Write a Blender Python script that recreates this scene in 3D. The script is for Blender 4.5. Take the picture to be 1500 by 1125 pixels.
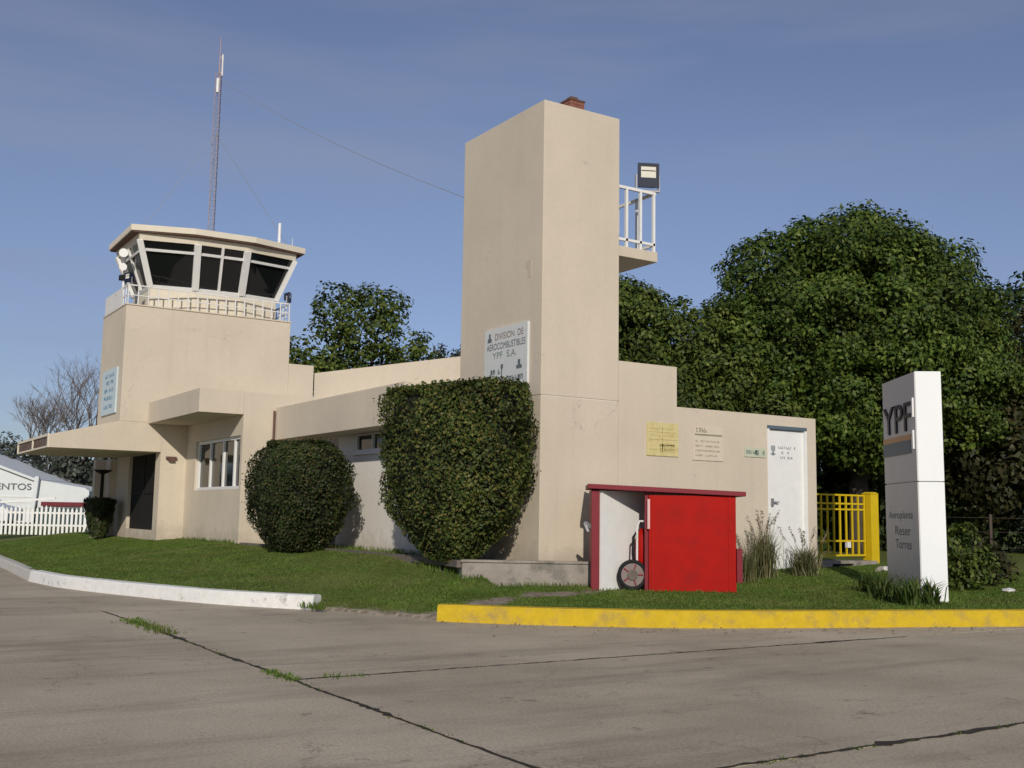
import bpy, bmesh, math, random
import numpy as np
from mathutils import Vector, Matrix

for o in list(bpy.data.objects):
    bpy.data.objects.remove(o)
SC = bpy.context.scene
COL = SC.collection
rng = np.random.default_rng(7)
random.seed(7)

# ------------------------------------------------------------------ camera
CAM_POS = Vector((-10.53, -15.58, 1.48))
F_PX, PITCH, ROLL, YAW = 1596.4, 0.12004, 0.01605, 0.56758
fwd = Vector((math.sin(YAW) * math.cos(PITCH), math.cos(YAW) * math.cos(PITCH), math.sin(PITCH)))
r0 = Vector((math.cos(YAW), -math.sin(YAW), 0)); u0 = r0.cross(fwd)
rgt = r0 * math.cos(ROLL) + u0 * math.sin(ROLL)
upv = -r0 * math.sin(ROLL) + u0 * math.cos(ROLL)
cd = bpy.data.cameras.new('camera'); cam = bpy.data.objects.new('camera', cd); COL.objects.link(cam)
cam.matrix_world = Matrix(((rgt.x, upv.x, -fwd.x, CAM_POS.x), (rgt.y, upv.y, -fwd.y, CAM_POS.y),
                           (rgt.z, upv.z, -fwd.z, CAM_POS.z), (0, 0, 0, 1)))
cd.sensor_width = 36.0; cd.lens = F_PX / 1500 * 36.0; cd.clip_start = 0.1; cd.clip_end = 3000
SC.camera = cam

# ------------------------------------------------------------------ light
SUN_AZ = math.radians(31.0)      # travels towards (+sin, +cos)
SUN_EL = math.radians(24.0)
sd_ = Vector((math.sin(SUN_AZ) * math.cos(SUN_EL), math.cos(SUN_AZ) * math.cos(SUN_EL), -math.sin(SUN_EL)))
sl = bpy.data.lights.new('sun', 'SUN'); sl.energy = 3.1; sl.angle = math.radians(0.6); sl.color = (1.0, 0.92, 0.80)
sun = bpy.data.objects.new('sun', sl); COL.objects.link(sun)
sun.rotation_euler = sd_.to_track_quat('-Z', 'Y').to_euler()
sun.location = (-20, -40, 30)
W = bpy.data.worlds.new('World'); SC.world = W; W.use_nodes = True
nt = W.node_tree; nt.nodes.clear()
def N(t, **k):
    n = nt.nodes.new(t)
    for a, b in k.items(): setattr(n, a, b)
    return n
sky = N('ShaderNodeTexSky', sky_type='NISHITA', sun_disc=False)
sky.sun_elevation = SUN_EL
sky.sun_rotation = math.atan2(-sd_.x, -sd_.y)
sky.air_density = 1.0; sky.dust_density = 0.3; sky.ozone_density = 1.8
hs = N('ShaderNodeHueSaturation'); hs.inputs['Saturation'].default_value = .90; hs.inputs['Hue'].default_value = 0.514
tc = N('ShaderNodeTexCoord'); mp = N('ShaderNodeMapping'); mp.inputs['Scale'].default_value = (1.0, 1.3, 7.0); mp.inputs['Rotation'].default_value = (.12, .10, 0)
nz = N('ShaderNodeTexNoise'); nz.inputs['Scale'].default_value = 1.7; nz.inputs['Detail'].default_value = 5; nz.inputs['Roughness'].default_value = .55
cr = N('ShaderNodeValToRGB'); cr.color_ramp.elements[0].position = .44; cr.color_ramp.elements[1].position = .84
cr.color_ramp.elements[1].color = (.62, .62, .62, 1)
mx = N('ShaderNodeMix', data_type='RGBA'); mx.inputs['B'].default_value = (3.2, 3.6, 5.0, 1)
sx = N('ShaderNodeSeparateXYZ'); hr = N('ShaderNodeMapRange'); hr.inputs[1].default_value = -.02; hr.inputs[2].default_value = .30
hc = N('ShaderNodeMix', data_type='RGBA'); hc.inputs['A'].default_value = (.50, .60, .84, 1); hc.inputs['B'].default_value = (.88, .92, .98, 1)
hm = N('ShaderNodeMix', data_type='RGBA', blend_type='MULTIPLY'); hm.inputs['Factor'].default_value = 1
bg = N('ShaderNodeBackground'); bg.inputs['Strength'].default_value = 0.085
wo = N('ShaderNodeOutputWorld')
L = nt.links.new
L(tc.outputs['Generated'], mp.inputs['Vector']); L(mp.outputs[0], nz.inputs['Vector']); L(nz.outputs['Fac'], cr.inputs[0])
L(tc.outputs['Generated'], sx.inputs[0]); L(sx.outputs['Z'], hr.inputs[0]); L(hr.outputs[0], hc.inputs['Factor']); L(sky.outputs[0], hm.inputs['A']); L(hc.outputs['Result'], hm.inputs['B'])
L(hm.outputs['Result'], hs.inputs['Color']); L(hs.outputs[0], mx.inputs['A']); L(cr.outputs[0], mx.inputs['Factor'])
L(mx.outputs['Result'], bg.inputs['Color']); L(bg.outputs[0], wo.inputs[0])
SC.view_settings.view_transform = 'Standard'; SC.view_settings.look = 'None'
SC.view_settings.exposure = 0.0; SC.view_settings.gamma = 1.0; SC.view_settings.use_curve_mapping = False

# ------------------------------------------------------------------ materials
MATS = {}
def newmat(name):
    m = bpy.data.materials.new(name); m.use_nodes = True; m.node_tree.nodes.clear(); MATS[name] = m
    t = m.node_tree
    def n(ty, **k):
        x = t.nodes.new(ty)
        for a, b in k.items(): setattr(x, a, b)
        return x
    return m, t, n
def stucco(name, col, dirt, zb=.7):
    """painted render: broad patches, vertical rain streaks, hairline cracks, splashed dirt at the foot"""
    m, t, n = newmat(name); out = n('ShaderNodeOutputMaterial'); b = n('ShaderNodeBsdfPrincipled'); b.inputs['Roughness'].default_value = .9; b.inputs['Specular IOR Level'].default_value = .2
    g = n('ShaderNodeTexCoord'); lk = t.links.new
    def noise(sc, det, scl=(1, 1, 1), ro=.6):
        mp = n('ShaderNodeMapping'); mp.inputs['Scale'].default_value = scl; x = n('ShaderNodeTexNoise'); x.inputs['Scale'].default_value = sc; x.inputs['Detail'].default_value = det; x.inputs['Roughness'].default_value = ro
        lk(g.outputs['Object'], mp.inputs[0]); lk(mp.outputs[0], x.inputs['Vector']); return x.outputs['Fac']
    def rng_(v, a, b_, c, d):
        x = n('ShaderNodeMapRange'); lk(v, x.inputs[0])
        for i, q in enumerate((a, b_, c, d)): x.inputs[i + 1].default_value = q
        return x.outputs[0]
    def mul(a, b_): x = n('ShaderNodeMath', operation='MULTIPLY'); lk(a, x.inputs[0]); lk(b_, x.inputs[1]); return x.outputs[0]
    patch = rng_(noise(.55, 4), .35, .65, .95, 1.05); streak = rng_(noise(1.0, 7, (4.5, 4.5, .16), .7), .52, .76, 1., .94); fine = rng_(noise(14, 6), .3, .7, .97, 1.03)
    vor = n('ShaderNodeTexVoronoi', feature='DISTANCE_TO_EDGE'); vor.inputs['Scale'].default_value = .55
    wob = n('ShaderNodeVectorMath', operation='ADD'); nzv = n('ShaderNodeTexNoise'); nzv.inputs['Scale'].default_value = 2.0; nzv.inputs['Detail'].default_value = 6; lk(g.outputs['Object'], nzv.inputs['Vector'])
    lk(g.outputs['Object'], wob.inputs[0]); lk(nzv.outputs['Color'], wob.inputs[1]); lk(wob.outputs[0], vor.inputs['Vector'])
    crack = rng_(vor.outputs['Distance'], 0, .006, 1, 0); cm = rng_(noise(.8, 2), .55, .62, 0, .28); inv = n('ShaderNodeMath', operation='SUBTRACT'); inv.inputs[0].default_value = 1; lk(mul(crack, cm), inv.inputs[1])
    val = mul(mul(patch, streak), mul(fine, inv.outputs[0]))
    hv = n('ShaderNodeHueSaturation'); hv.inputs['Color'].default_value = (*col, 1); lk(val, hv.inputs['Value'])
    sz = n('ShaderNodeSeparateXYZ'); lk(g.outputs['Object'], sz.inputs[0])
    ad = n('ShaderNodeMath', operation='ADD'); lk(sz.outputs['Z'], ad.inputs[0]); lk(rng_(noise(2.5, 6), .3, .7, -.28, .28), ad.inputs[1])
    foot = rng_(ad.outputs[0], zb - .05, zb + .38, .55, 0)
    mi = n('ShaderNodeMix', data_type='RGBA'); mi.inputs['B'].default_value = (*dirt, 1); lk(foot, mi.inputs['Factor']); lk(hv.outputs[0], mi.inputs['A']); lk(mi.outputs['Result'], b.inputs['Base Color'])
    n3 = n('ShaderNodeTexNoise'); n3.inputs['Scale'].default_value = 60; n3.inputs['Detail'].default_value = 5; lk(g.outputs['Object'], n3.inputs['Vector'])
    bp = n('ShaderNodeBump'); bp.inputs['Strength'].default_value = .3; bp.inputs['Distance'].default_value = .02; lk(n3.outputs['Fac'], bp.inputs['Height']); lk(bp.outputs[0], b.inputs['Normal']); lk(b.outputs[0], out.inputs[0]); return m
def surf(name, col, rough=.8, var=.06, scale=3.0, bump=.0, bscale=60, spec=.3, metal=0., col2=None, c2lo=.5, c2hi=.7, c2scale=1.2, streak=0.):
    """painted / mineral surface: base colour with broad tone variation, optional second stain colour, fine relief"""
    m, t, n = newmat(name)
    out = n('ShaderNodeOutputMaterial'); b = n('ShaderNodeBsdfPrincipled')
    g = n('ShaderNodeTexCoord')
    nz = n('ShaderNodeTexNoise'); nz.inputs['Scale'].default_value = scale; nz.inputs['Detail'].default_value = 6; nz.inputs['Roughness'].default_value = .6
    mr = n('ShaderNodeMapRange'); mr.inputs[1].default_value = .3; mr.inputs[2].default_value = .7
    mr.inputs[3].default_value = 1 - var; mr.inputs[4].default_value = 1 + var
    hv = n('ShaderNodeHueSaturation'); hv.inputs['Color'].default_value = (*col, 1)
    t.links.new(g.outputs['Object'], nz.inputs['Vector']); t.links.new(nz.outputs['Fac'], mr.inputs[0]); t.links.new(mr.outputs[0], hv.inputs['Value'])
    c = hv.outputs[0]
    if col2:
        mp = n('ShaderNodeMapping'); mp.inputs['Scale'].default_value = (1, 1, .25 if streak else 1)
        n2 = n('ShaderNodeTexNoise'); n2.inputs['Scale'].default_value = c2scale; n2.inputs['Detail'].default_value = 8; n2.inputs['Roughness'].default_value = .65
        rp = n('ShaderNodeMapRange'); rp.inputs[1].default_value = c2lo; rp.inputs[2].default_value = c2hi
        mi = n('ShaderNodeMix', data_type='RGBA'); mi.inputs['B'].default_value = (*col2, 1)
        t.links.new(g.outputs['Object'], mp.inputs[0]); t.links.new(mp.outputs[0], n2.inputs['Vector'])
        t.links.new(n2.outputs['Fac'], rp.inputs[0]); t.links.new(rp.outputs[0], mi.inputs['Factor']); t.links.new(c, mi.inputs['A'])
        c = mi.outputs['Result']
    t.links.new(c, b.inputs['Base Color'])
    b.inputs['Roughness'].default_value = rough; b.inputs['Specular IOR Level'].default_value = spec; b.inputs['Metallic'].default_value = metal
    if bump:
        n3 = n('ShaderNodeTexNoise'); n3.inputs['Scale'].default_value = bscale; n3.inputs['Detail'].default_value = 4
        bp = n('ShaderNodeBump'); bp.inputs['Strength'].default_value = bump; bp.inputs['Distance'].default_value = .02
        t.links.new(g.outputs['Object'], n3.inputs['Vector']); t.links.new(n3.outputs['Fac'], bp.inputs['Height']); t.links.new(bp.outputs[0], b.inputs['Normal'])
    t.links.new(b.outputs[0], out.inputs[0])
    return m
def leafmat(name, c1, c2, c3, trans=.25, nscale=.9, dry=None, amp=.38):
    m, t, n = newmat(name)
    out = n('ShaderNodeOutputMaterial'); g = n('ShaderNodeNewGeometry')
    rp = n('ShaderNodeValToRGB'); e = rp.color_ramp.elements
    e[0].color = (*c1, 1); e[1].color = (*c3, 1); x = e.new(.55); x.color = (*c2, 1)
    b = n('ShaderNodeBsdfPrincipled'); b.inputs['Roughness'].default_value = .55; b.inputs['Specular IOR Level'].default_value = .25
    tr = n('ShaderNodeBsdfTranslucent'); mi = n('ShaderNodeMixShader'); mi.inputs[0].default_value = trans
    tcn = n('ShaderNodeTexCoord'); nz = n('ShaderNodeTexNoise'); nz.inputs['Scale'].default_value = nscale; nz.inputs['Detail'].default_value = 3
    mr = n('ShaderNodeMapRange'); mr.inputs[1].default_value = .32; mr.inputs[2].default_value = .68; mr.inputs[3].default_value = 1 - amp; mr.inputs[4].default_value = 1 + amp
    hv = n('ShaderNodeHueSaturation'); t.links.new(tcn.outputs['Object'], nz.inputs['Vector']); t.links.new(nz.outputs['Fac'], mr.inputs[0]); t.links.new(mr.outputs[0], hv.inputs['Value'])
    t.links.new(g.outputs['Random Per Island'], rp.inputs[0]); t.links.new(rp.outputs[0], hv.inputs['Color']); res = hv.outputs[0]
    if dry:
        n2 = n('ShaderNodeTexNoise'); n2.inputs['Scale'].default_value = .7; n2.inputs['Detail'].default_value = 6; n2.inputs['Roughness'].default_value = .7
        m2 = n('ShaderNodeMapRange'); m2.inputs[1].default_value = .50; m2.inputs[2].default_value = .72; m2.inputs[4].default_value = .7
        mi2 = n('ShaderNodeMix', data_type='RGBA'); mi2.inputs['B'].default_value = (*dry, 1)
        t.links.new(tcn.outputs['Object'], n2.inputs['Vector']); t.links.new(n2.outputs['Fac'], m2.inputs[0]); t.links.new(m2.outputs[0], mi2.inputs['Factor']); t.links.new(res, mi2.inputs['A']); res = mi2.outputs['Result']
    t.links.new(res, b.inputs['Base Color']); t.links.new(res, tr.inputs['Color'])
    t.links.new(b.outputs[0], mi.inputs[1]); t.links.new(tr.outputs[0], mi.inputs[2]); t.links.new(mi.outputs[0], out.inputs[0])
    return m

M_WALL = stucco('beige_stucco', (.605, .53, .425), (.38, .32, .25))
M_WALLW = stucco('pale_stucco', (.76, .73, .68), (.42, .38, .32))
M_CREAM = surf('cream_paint', (.68, .62, .50), .8, .05, 3, .1, 60)
M_BROWN = surf('brown_soffit', (.13, .075, .055), .8, .12, 4)
M_WHITE = surf('white_paint', (.78, .78, .76), .55, .04, 5, .0)
M_WHITED = surf('worn_white_paint', (.72, .71, .68), .7, .07, 6, .1, 50, col2=(.45, .43, .40), c2lo=.56, c2hi=.72, c2scale=4)
M_KWHITE = surf('kerb_white_paint', (.74, .73, .70), .85, .08, 8, .5, 40, col2=(.33, .31, .28), c2lo=.58, c2hi=.72, c2scale=5)
M_KYELL = surf('kerb_yellow_paint', (.56, .385, .018), .85, .1, 7, .5, 40, col2=(.38, .27, .07), c2lo=.5, c2hi=.7, c2scale=4)
M_KGREY = surf('kerb_bare_concrete', (.52, .50, .46), .9, .12, 7, .5, 40, col2=(.5, .48, .44), c2lo=.5, c2hi=.65, c2scale=3)
M_GLASS = surf('dark_window_glass', (.008, .009, .010), .06, .0, 1, 0, 1, .5)
M_DARK = surf('dark_interior', (.012, .011, .010), .9, .1)
M_CONC = surf('plinth_concrete', (.30, .27, .235), .95, .14, 4, .6, 35, col2=(.15, .14, .12), c2lo=.5, c2hi=.68, c2scale=3)
M_RED = surf('bright_red_paint', (.37, .006, .003), .6, .07, 2.5, .10, 25, .12, col2=(.27, .008, .006), c2lo=.5, c2hi=.75, c2scale=2.2)
M_DRED = surf('crimson_paint', (.185, .010, .020), .55, .08, 3, .08, 30, .3)
M_YELL = surf('yellow_gate_paint', (.60, .42, .008), .6, .06, 4, .0)
M_BLK = surf('black_rubber', (.012, .012, .013), .75, .1)
M_NAVY = surf('dark_blue_housing', (.012, .016, .040), .5, .05)
M_GREY = surf('grey_metal', (.30, .30, .31), .5, .06, 4, metal=.4)
M_STEEL = surf('galvanised_steel', (.33, .35, .40), .5, .1, 6, metal=.3)
M_MASTR = surf('mast_red_paint', (.38, .28, .28), .6, .1, 6)
M_SIGNG = surf('sign_grey_panel', (.62, .60, .59), .5, .04, 2)
M_SIGNW = surf('sign_white_panel', (.80, .82, .82), .4, .02, 2)
M_LETTER = surf('sign_letter_blue', (.018, .018, .035), .45)
M_ORANGE = surf('sign_orange', (.55, .30, .13), .5)
M_SLATE = surf('sign_slate_blue', (.10, .135, .17), .5)
M_BOARD = surf('notice_board_white', (.62, .64, .63), .6, .04, 5)
M_INKG = surf('ink_grey_blue', (.13, .15, .17), .7, .3, 30)
M_INKGR = surf('ink_grey_green', (.20, .27, .23), .7, .3, 30)
M_INKR = surf('ink_red_brown', (.26, .19, .175), .7, .2, 30)
M_PAPY = surf('yellowed_paper', (.62, .54, .27), .8, .05, 12, col2=(.56, .47, .20), c2lo=.5, c2hi=.6, c2scale=9)
M_PAPC = surf('cream_paper', (.62, .55, .44), .8, .04, 12)
M_PAPG = surf('pale_green_plate', (.52, .54, .42), .7, .04, 12)
M_INKY = surf('ink_ochre', (.53, .45, .20), .8, .2, 30)
M_INKO = surf('ink_olive', (.27, .25, .17), .8, .2, 30)
M_LBLUE = surf('pale_blue_banner', (.52, .62, .66), .7, .05, 5)
M_BLUEI = surf('banner_blue_ink', (.13, .25, .36), .7, .2, 20)
M_RIM = surf('dusty_pink_rim', (.22, .19, .18), .7, .15, 9, col2=(.22, .13, .12), c2lo=.5, c2hi=.65, c2scale=9)
M_INKS2 = surf('door_print_grey', (.30, .33, .35), .7)
M_INKS = surf('sign_faded_grey', (.16, .165, .18), .6)
M_BRICK = surf('weathered_brick', (.24, .10, .07), .9, .2, 10, .5, 30)
M_BARK = surf('bark', (.075, .058, .045), .95, .3, 6, .8, 25)
M_BARKP = surf('pale_bark', (.15, .125, .11), .9, .2, 5, .5, 25)
M_TENT = surf('white_tent_fabric', (.66, .69, .70), .7, .04, 1.5)
M_MAROON = surf('maroon_valance', (.16, .03, .035), .8, .1, 4)
M_TEAL = surf('dark_teal_panel', (.03, .07, .075), .6, .15, 3)
M_CURT = surf('beige_curtain', (.36, .29, .22), .9, .15, 8)
M_SILV = surf('reflector_glass', (.70, .68, .58), .25, .05, 5)
M_CARW = surf('car_white_paint', (.72, .73, .74), .3, .02, 2, spec=.5)
M_LGREEN = leafmat('maple_leaves', (.030, .060, .010), (.066, .108, .015), (.130, .165, .030), .20, .75)
M_LDARK = leafmat('dark_shade_leaves', (.016, .034, .010), (.032, .058, .014), (.065, .085, .022), .18)  # dark foliage; its colour also stands in for shade under the big canopy
M_LMID = leafmat('grey_green_leaves', (.032, .056, .012), (.070, .105, .018), (.14, .16, .032), .2)
M_LOLIVE = leafmat('shaded_olive_leaves', (.018, .022, .008), (.034, .036, .011), (.060, .050, .019), .2)  # olive foliage, darkened so the colour carries the canopy shade
M_LBUSH = leafmat('hedge_leaves', (.030, .050, .012), (.066, .098, .018), (.15, .125, .034), .15, 1.1)
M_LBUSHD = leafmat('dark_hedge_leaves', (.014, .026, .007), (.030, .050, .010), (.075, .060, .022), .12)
M_INNER = surf('bush_core_shade', (.012, .014, .007), .95, .3, 12, .8, 30)  # near-black, the shade inside a bush put into the colour
M_LHAZE = leafmat('hazy_leaves', (.035, .045, .035), (.060, .072, .055), (.10, .10, .075), .15)  # distance haze is mixed into the leaf colour
M_BLADE = leafmat('lawn_blades', (.075, .140, .022), (.12, .20, .030), (.20, .25, .06), .35, 1.6, (.20, .185, .065), .22)
M_STRAP = leafmat('strap_leaves', (.035, .07, .014), (.07, .12, .025), (.15, .17, .05), .25)
M_REED = leafmat('ornamental_grass_blades', (.07, .085, .03), (.13, .14, .055), (.28, .24, .13), .25)
M_PLUME = leafmat('grass_plumes', (.20, .16, .11), (.28, .23, .16), (.36, .30, .22), .3)

def mat_ground():
    m, t, n = newmat('lawn_soil')
    out = n('ShaderNodeOutputMaterial'); b = n('ShaderNodeBsdfPrincipled'); b.inputs['Roughness'].default_value = .95; b.inputs['Specular IOR Level'].default_value = .1
    g = n('ShaderNodeTexCoord'); a = n('ShaderNodeNoiseTexture') if False else n('ShaderNodeTexNoise'); a.inputs['Scale'].default_value = .9; a.inputs['Detail'].default_value = 8; a.inputs['Roughness'].default_value = .7
    r = n('ShaderNodeValToRGB'); e = r.color_ramp.elements
    e[0].position = .35; e[0].color = (.085, .125, .025, 1); e[1].position = .72; e[1].color = (.165, .165, .06, 1)
    at = n('ShaderNodeAttribute', attribute_name='bare')
    f = n('ShaderNodeTexNoise'); f.inputs['Scale'].default_value = 9; f.inputs['Detail'].default_value = 6
    dr = n('ShaderNodeValToRGB'); dr.color_ramp.elements[0].position = .3; dr.color_ramp.elements[0].color = (.15, .12, .085, 1); dr.color_ramp.elements[1].position = .7; dr.color_ramp.elements[1].color = (.36, .31, .25, 1)
    mi = n('ShaderNodeMix', data_type='RGBA')
    for x in (a, f): t.links.new(g.outputs['Object'], x.inputs['Vector'])
    t.links.new(a.outputs['Fac'], r.inputs[0]); t.links.new(f.outputs['Fac'], dr.inputs[0])
    t.links.new(at.outputs['Fac'], mi.inputs['Factor']); t.links.new(r.outputs[0], mi.inputs['A']); t.links.new(dr.outputs[0], mi.inputs['B'])
    t.links.new(mi.outputs['Result'], b.inputs['Base Color'])
    bp = n('ShaderNodeBump'); bp.inputs['Strength'].default_value = .7; bp.inputs['Distance'].default_value = .05
    t.links.new(f.outputs['Fac'], bp.inputs['Height']); t.links.new(bp.outputs[0], b.inputs['Normal']); t.links.new(b.outputs[0], out.inputs[0])
    return m
M_GROUND = mat_ground()
def mat_apron():
    m, t, n = newmat('apron_concrete')
    out = n('ShaderNodeOutputMaterial'); b = n('ShaderNodeBsdfPrincipled'); b.inputs['Roughness'].default_value = .85; b.inputs['Specular IOR Level'].default_value = .25
    g = n('ShaderNodeTexCoord')
    def noise(sc, det, ro, vec=None, scl=None):
        x = n('ShaderNodeTexNoise'); x.inputs['Scale'].default_value = sc; x.inputs['Detail'].default_value = det; x.inputs['Roughness'].default_value = ro
        if scl:
            mp = n('ShaderNodeMapping'); mp.inputs['Scale'].default_value = scl; mp.inputs['Rotation'].default_value = (0, 0, .6)
            t.links.new(g.outputs['Object'], mp.inputs[0]); t.links.new(mp.outputs[0], x.inputs['Vector'])
        else: t.links.new(g.outputs['Object'], x.inputs['Vector'])
        return x
    a = noise(.35, 8, .65); r = n('ShaderNodeValToRGB'); e = r.color_ramp.elements
    e[0].position = .3; e[0].color = (.325, .272, .198, 1); e[1].position = .7; e[1].color = (.51, .44, .33, 1)
    t.links.new(a.outputs['Fac'], r.inputs[0])
    s = noise(.6, 7, .7, scl=(.35, 2.2, 1)); sr = n('ShaderNodeMapRange'); sr.inputs[1].default_value = .5; sr.inputs[2].default_value = .75; sr.inputs[3].default_value = 1.04; sr.inputs[4].default_value = .60
    t.links.new(s.outputs['Fac'], sr.inputs[0])
    f = noise(38, 6, .7); fr = n('ShaderNodeMapRange'); fr.inputs[1].default_value = .3; fr.inputs[2].default_value = .7; fr.inputs[3].default_value = .74; fr.inputs[4].default_value = 1.26
    t.links.new(f.outputs['Fac'], fr.inputs[0])
    k = noise(2.4, 5, .75); kr = n('ShaderNodeMapRange'); kr.inputs[1].default_value = .61; kr.inputs[2].default_value = .69; kr.inputs[3].default_value = 1; kr.inputs[4].default_value = .55
    t.links.new(k.outputs['Fac'], kr.inputs[0])
    m1 = n('ShaderNodeMath', operation='MULTIPLY'); m2 = n('ShaderNodeMath', operation='MULTIPLY')
    vo = n('ShaderNodeTexVoronoi', feature='DISTANCE_TO_EDGE'); vo.inputs['Scale'].default_value = .42; va = n('ShaderNodeVectorMath', operation='ADD'); vn = noise(1.6, 8, .7)
    t.links.new(g.outputs['Object'], va.inputs[0]); t.links.new(vn.outputs['Color'], va.inputs[1]); t.links.new(va.outputs[0], vo.inputs['Vector'])
    vr = n('ShaderNodeMapRange'); vr.inputs[1].default_value = 0; vr.inputs[2].default_value = .005; vr.inputs[3].default_value = .5; vr.inputs[4].default_value = 1; t.links.new(vo.outputs['Distance'], vr.inputs[0])
    vm = noise(.5, 3, .5); vmr = n('ShaderNodeMapRange'); vmr.inputs[1].default_value = .50; vmr.inputs[2].default_value = .56; t.links.new(vm.outputs['Fac'], vmr.inputs[0])
    vx = n('ShaderNodeMix'); vx.inputs['A'].default_value = 1.0; t.links.new(vmr.outputs[0], vx.inputs['Factor']); t.links.new(vr.outputs[0], vx.inputs['B'])
    sp = noise(95, 3, .8); spr = n('ShaderNodeMapRange'); spr.inputs[1].default_value = .66; spr.inputs[2].default_value = .74; spr.inputs[3].default_value = 1; spr.inputs[4].default_value = .6; t.links.new(sp.outputs['Fac'], spr.inputs[0])
    vs_ = n('ShaderNodeMath', operation='MULTIPLY'); t.links.new(vx.outputs[0], vs_.inputs[0]); t.links.new(spr.outputs[0], vs_.inputs[1])
    t.links.new(sr.outputs[0], m1.inputs[0]); t.links.new(fr.outputs[0], m1.inputs[1]); t.links.new(m1.outputs[0], m2.inputs[0]); t.links.new(kr.outputs[0], m2.inputs[1])
    oi = n('ShaderNodeObjectInfo'); om = n('ShaderNodeMapRange'); om.inputs[3].default_value = .93; om.inputs[4].default_value = 1.07; t.links.new(oi.outputs['Random'], om.inputs[0])
    m3 = n('ShaderNodeMath', operation='MULTIPLY'); m4 = n('ShaderNodeMath', operation='MULTIPLY'); t.links.new(m2.outputs[0], m4.inputs[0]); t.links.new(vs_.outputs[0], m4.inputs[1]); t.links.new(m4.outputs[0], m3.inputs[0]); t.links.new(om.outputs[0], m3.inputs[1])
    hv = n('ShaderNodeHueSaturation'); t.links.new(r.outputs[0], hv.inputs['Color']); t.links.new(m3.outputs[0], hv.inputs['Value'])
    t.links.new(hv.outputs[0], b.inputs['Base Color'])
    bp = n('ShaderNodeBump'); bp.inputs['Strength'].default_value = .35; bp.inputs['Distance'].default_value = .01
    t.links.new(f.outputs['Fac'], bp.inputs['Height']); t.links.new(bp.outputs[0], b.inputs['Normal']); t.links.new(b.outputs[0], out.inputs[0])
    return m
M_APRON = mat_apron()
M_SOIL = surf('joint_soil', (.042, .036, .028), .95, .3, 8)

# ------------------------------------------------------------------ helpers
def tag(o, label=None, cat=None, group=None, kind=None):
    if label: o['label'] = label
    if cat: o['category'] = cat
    if group: o['group'] = group
    if kind: o['kind'] = kind
    return o
def thing(name, label, cat, loc=(0, 0, 0), rz=0., group=None):
    e = bpy.data.objects.new(name, None); COL.objects.link(e); e.location = loc; e.rotation_euler = (0, 0, rz); e.empty_display_size = .2
    return tag(e, label, cat, group)
def link(name, me, parent=None):
    o = bpy.data.objects.new(name, me); COL.objects.link(o)
    if parent is not None: o.parent = parent
    return o
class MB:
    def __init__(s): s.v = []; s.f = []
    def add(s, vs, fs):
        k = len(s.v); s.v += [tuple(map(float, p)) for p in vs]; s.f += [tuple(i + k for i in f) for f in fs]; return s
    def box(s, x0, x1, y0, y1, z0, z1):
        return s.add([(x0, y0, z0), (x1, y0, z0), (x1, y1, z0), (x0, y1, z0), (x0, y0, z1), (x1, y0, z1), (x1, y1, z1), (x0, y1, z1)],
                     [(3, 2, 1, 0), (4, 5, 6, 7), (0, 1, 5, 4), (1, 2, 6, 5), (2, 3, 7, 6), (3, 0, 4, 7)])
    def loft(s, rings, cap=True):
        n = len(rings[0]); vs = [p for r in rings for p in r]; fs = []
        for i in range(len(rings) - 1):
            for j in range(n): fs.append((i * n + j, i * n + (j + 1) % n, (i + 1) * n + (j + 1) % n, (i + 1) * n + j))
        if cap: fs.append(tuple(range(n - 1, -1, -1))); fs.append(tuple((len(rings) - 1) * n + j for j in range(n)))
        return s.add(vs, fs)
    def prism(s, poly, z0, z1): return s.loft([[(x, y, z0) for x, y in poly], [(x, y, z1) for x, y in poly]])
    def prism_y(s, poly, y0, y1):   # poly in (x,z)
        return s.loft([[(x, y1, z) for x, z in poly], [(x, y0, z) for x, z in poly]])
    def bar(s, p, q, w, h=None, up=(0, 0, 1)):
        h = h or w; p = Vector(p); q = Vector(q); d = (q - p).normalized(); u = Vector(up)
        if abs(d.dot(u)) > .98: u = Vector((1, 0, 0))
        a = d.cross(u).normalized() * (w / 2); b = a.normalized().cross(d).normalized() * (h / 2)
        return s.loft([[x - a - b, x + a - b, x + a + b, x - a + b] for x in (p, q)])
    def tube(s, pts, radii, n=8, cap=True):
        pts = [Vector(p) for p in pts]; rings = []
        if not hasattr(radii, '__len__'): radii = [radii] * len(pts)
        ref = Vector((0, 0, 1)); prev = None
        for i, p in enumerate(pts):
            d = (pts[min(i + 1, len(pts) - 1)] - pts[max(i - 1, 0)]).normalized()
            if prev is None: a = d.cross(ref if abs(d.z) < .9 else Vector((1, 0, 0))).normalized()
            else: a = (prev - d * prev.dot(d)).normalized()
            prev = a; b = d.cross(a)
            rings.append([p + (a * math.cos(t) + b * math.sin(t)) * radii[i] for t in [2 * math.pi * k / n for k in range(n)]])
        return s.loft(rings, cap)
    def mesh(s, name, mat, smooth=False, bevel=0.):
        me = bpy.data.meshes.new(name); me.from_pydata(s.v, [], s.f)
        bm = bmesh.new(); bm.from_mesh(me); bmesh.ops.recalc_face_normals(bm, faces=bm.faces)
        if bevel: bmesh.ops.bevel(bm, geom=[e for e in bm.edges if len(e.link_faces) == 2 and e.calc_face_angle() > .5], offset=bevel, segments=2, profile=.7, affect='EDGES', clamp_overlap=True)
        bm.to_mesh(me); bm.free(); me.materials.append(mat)
        if smooth:
            for p in me.polygons: p.use_smooth = True
        return me
    def build(s, name, mat, parent=None, smooth=False, bevel=0.): return link(name, s.mesh(name, mat, smooth, bevel), parent)
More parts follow.
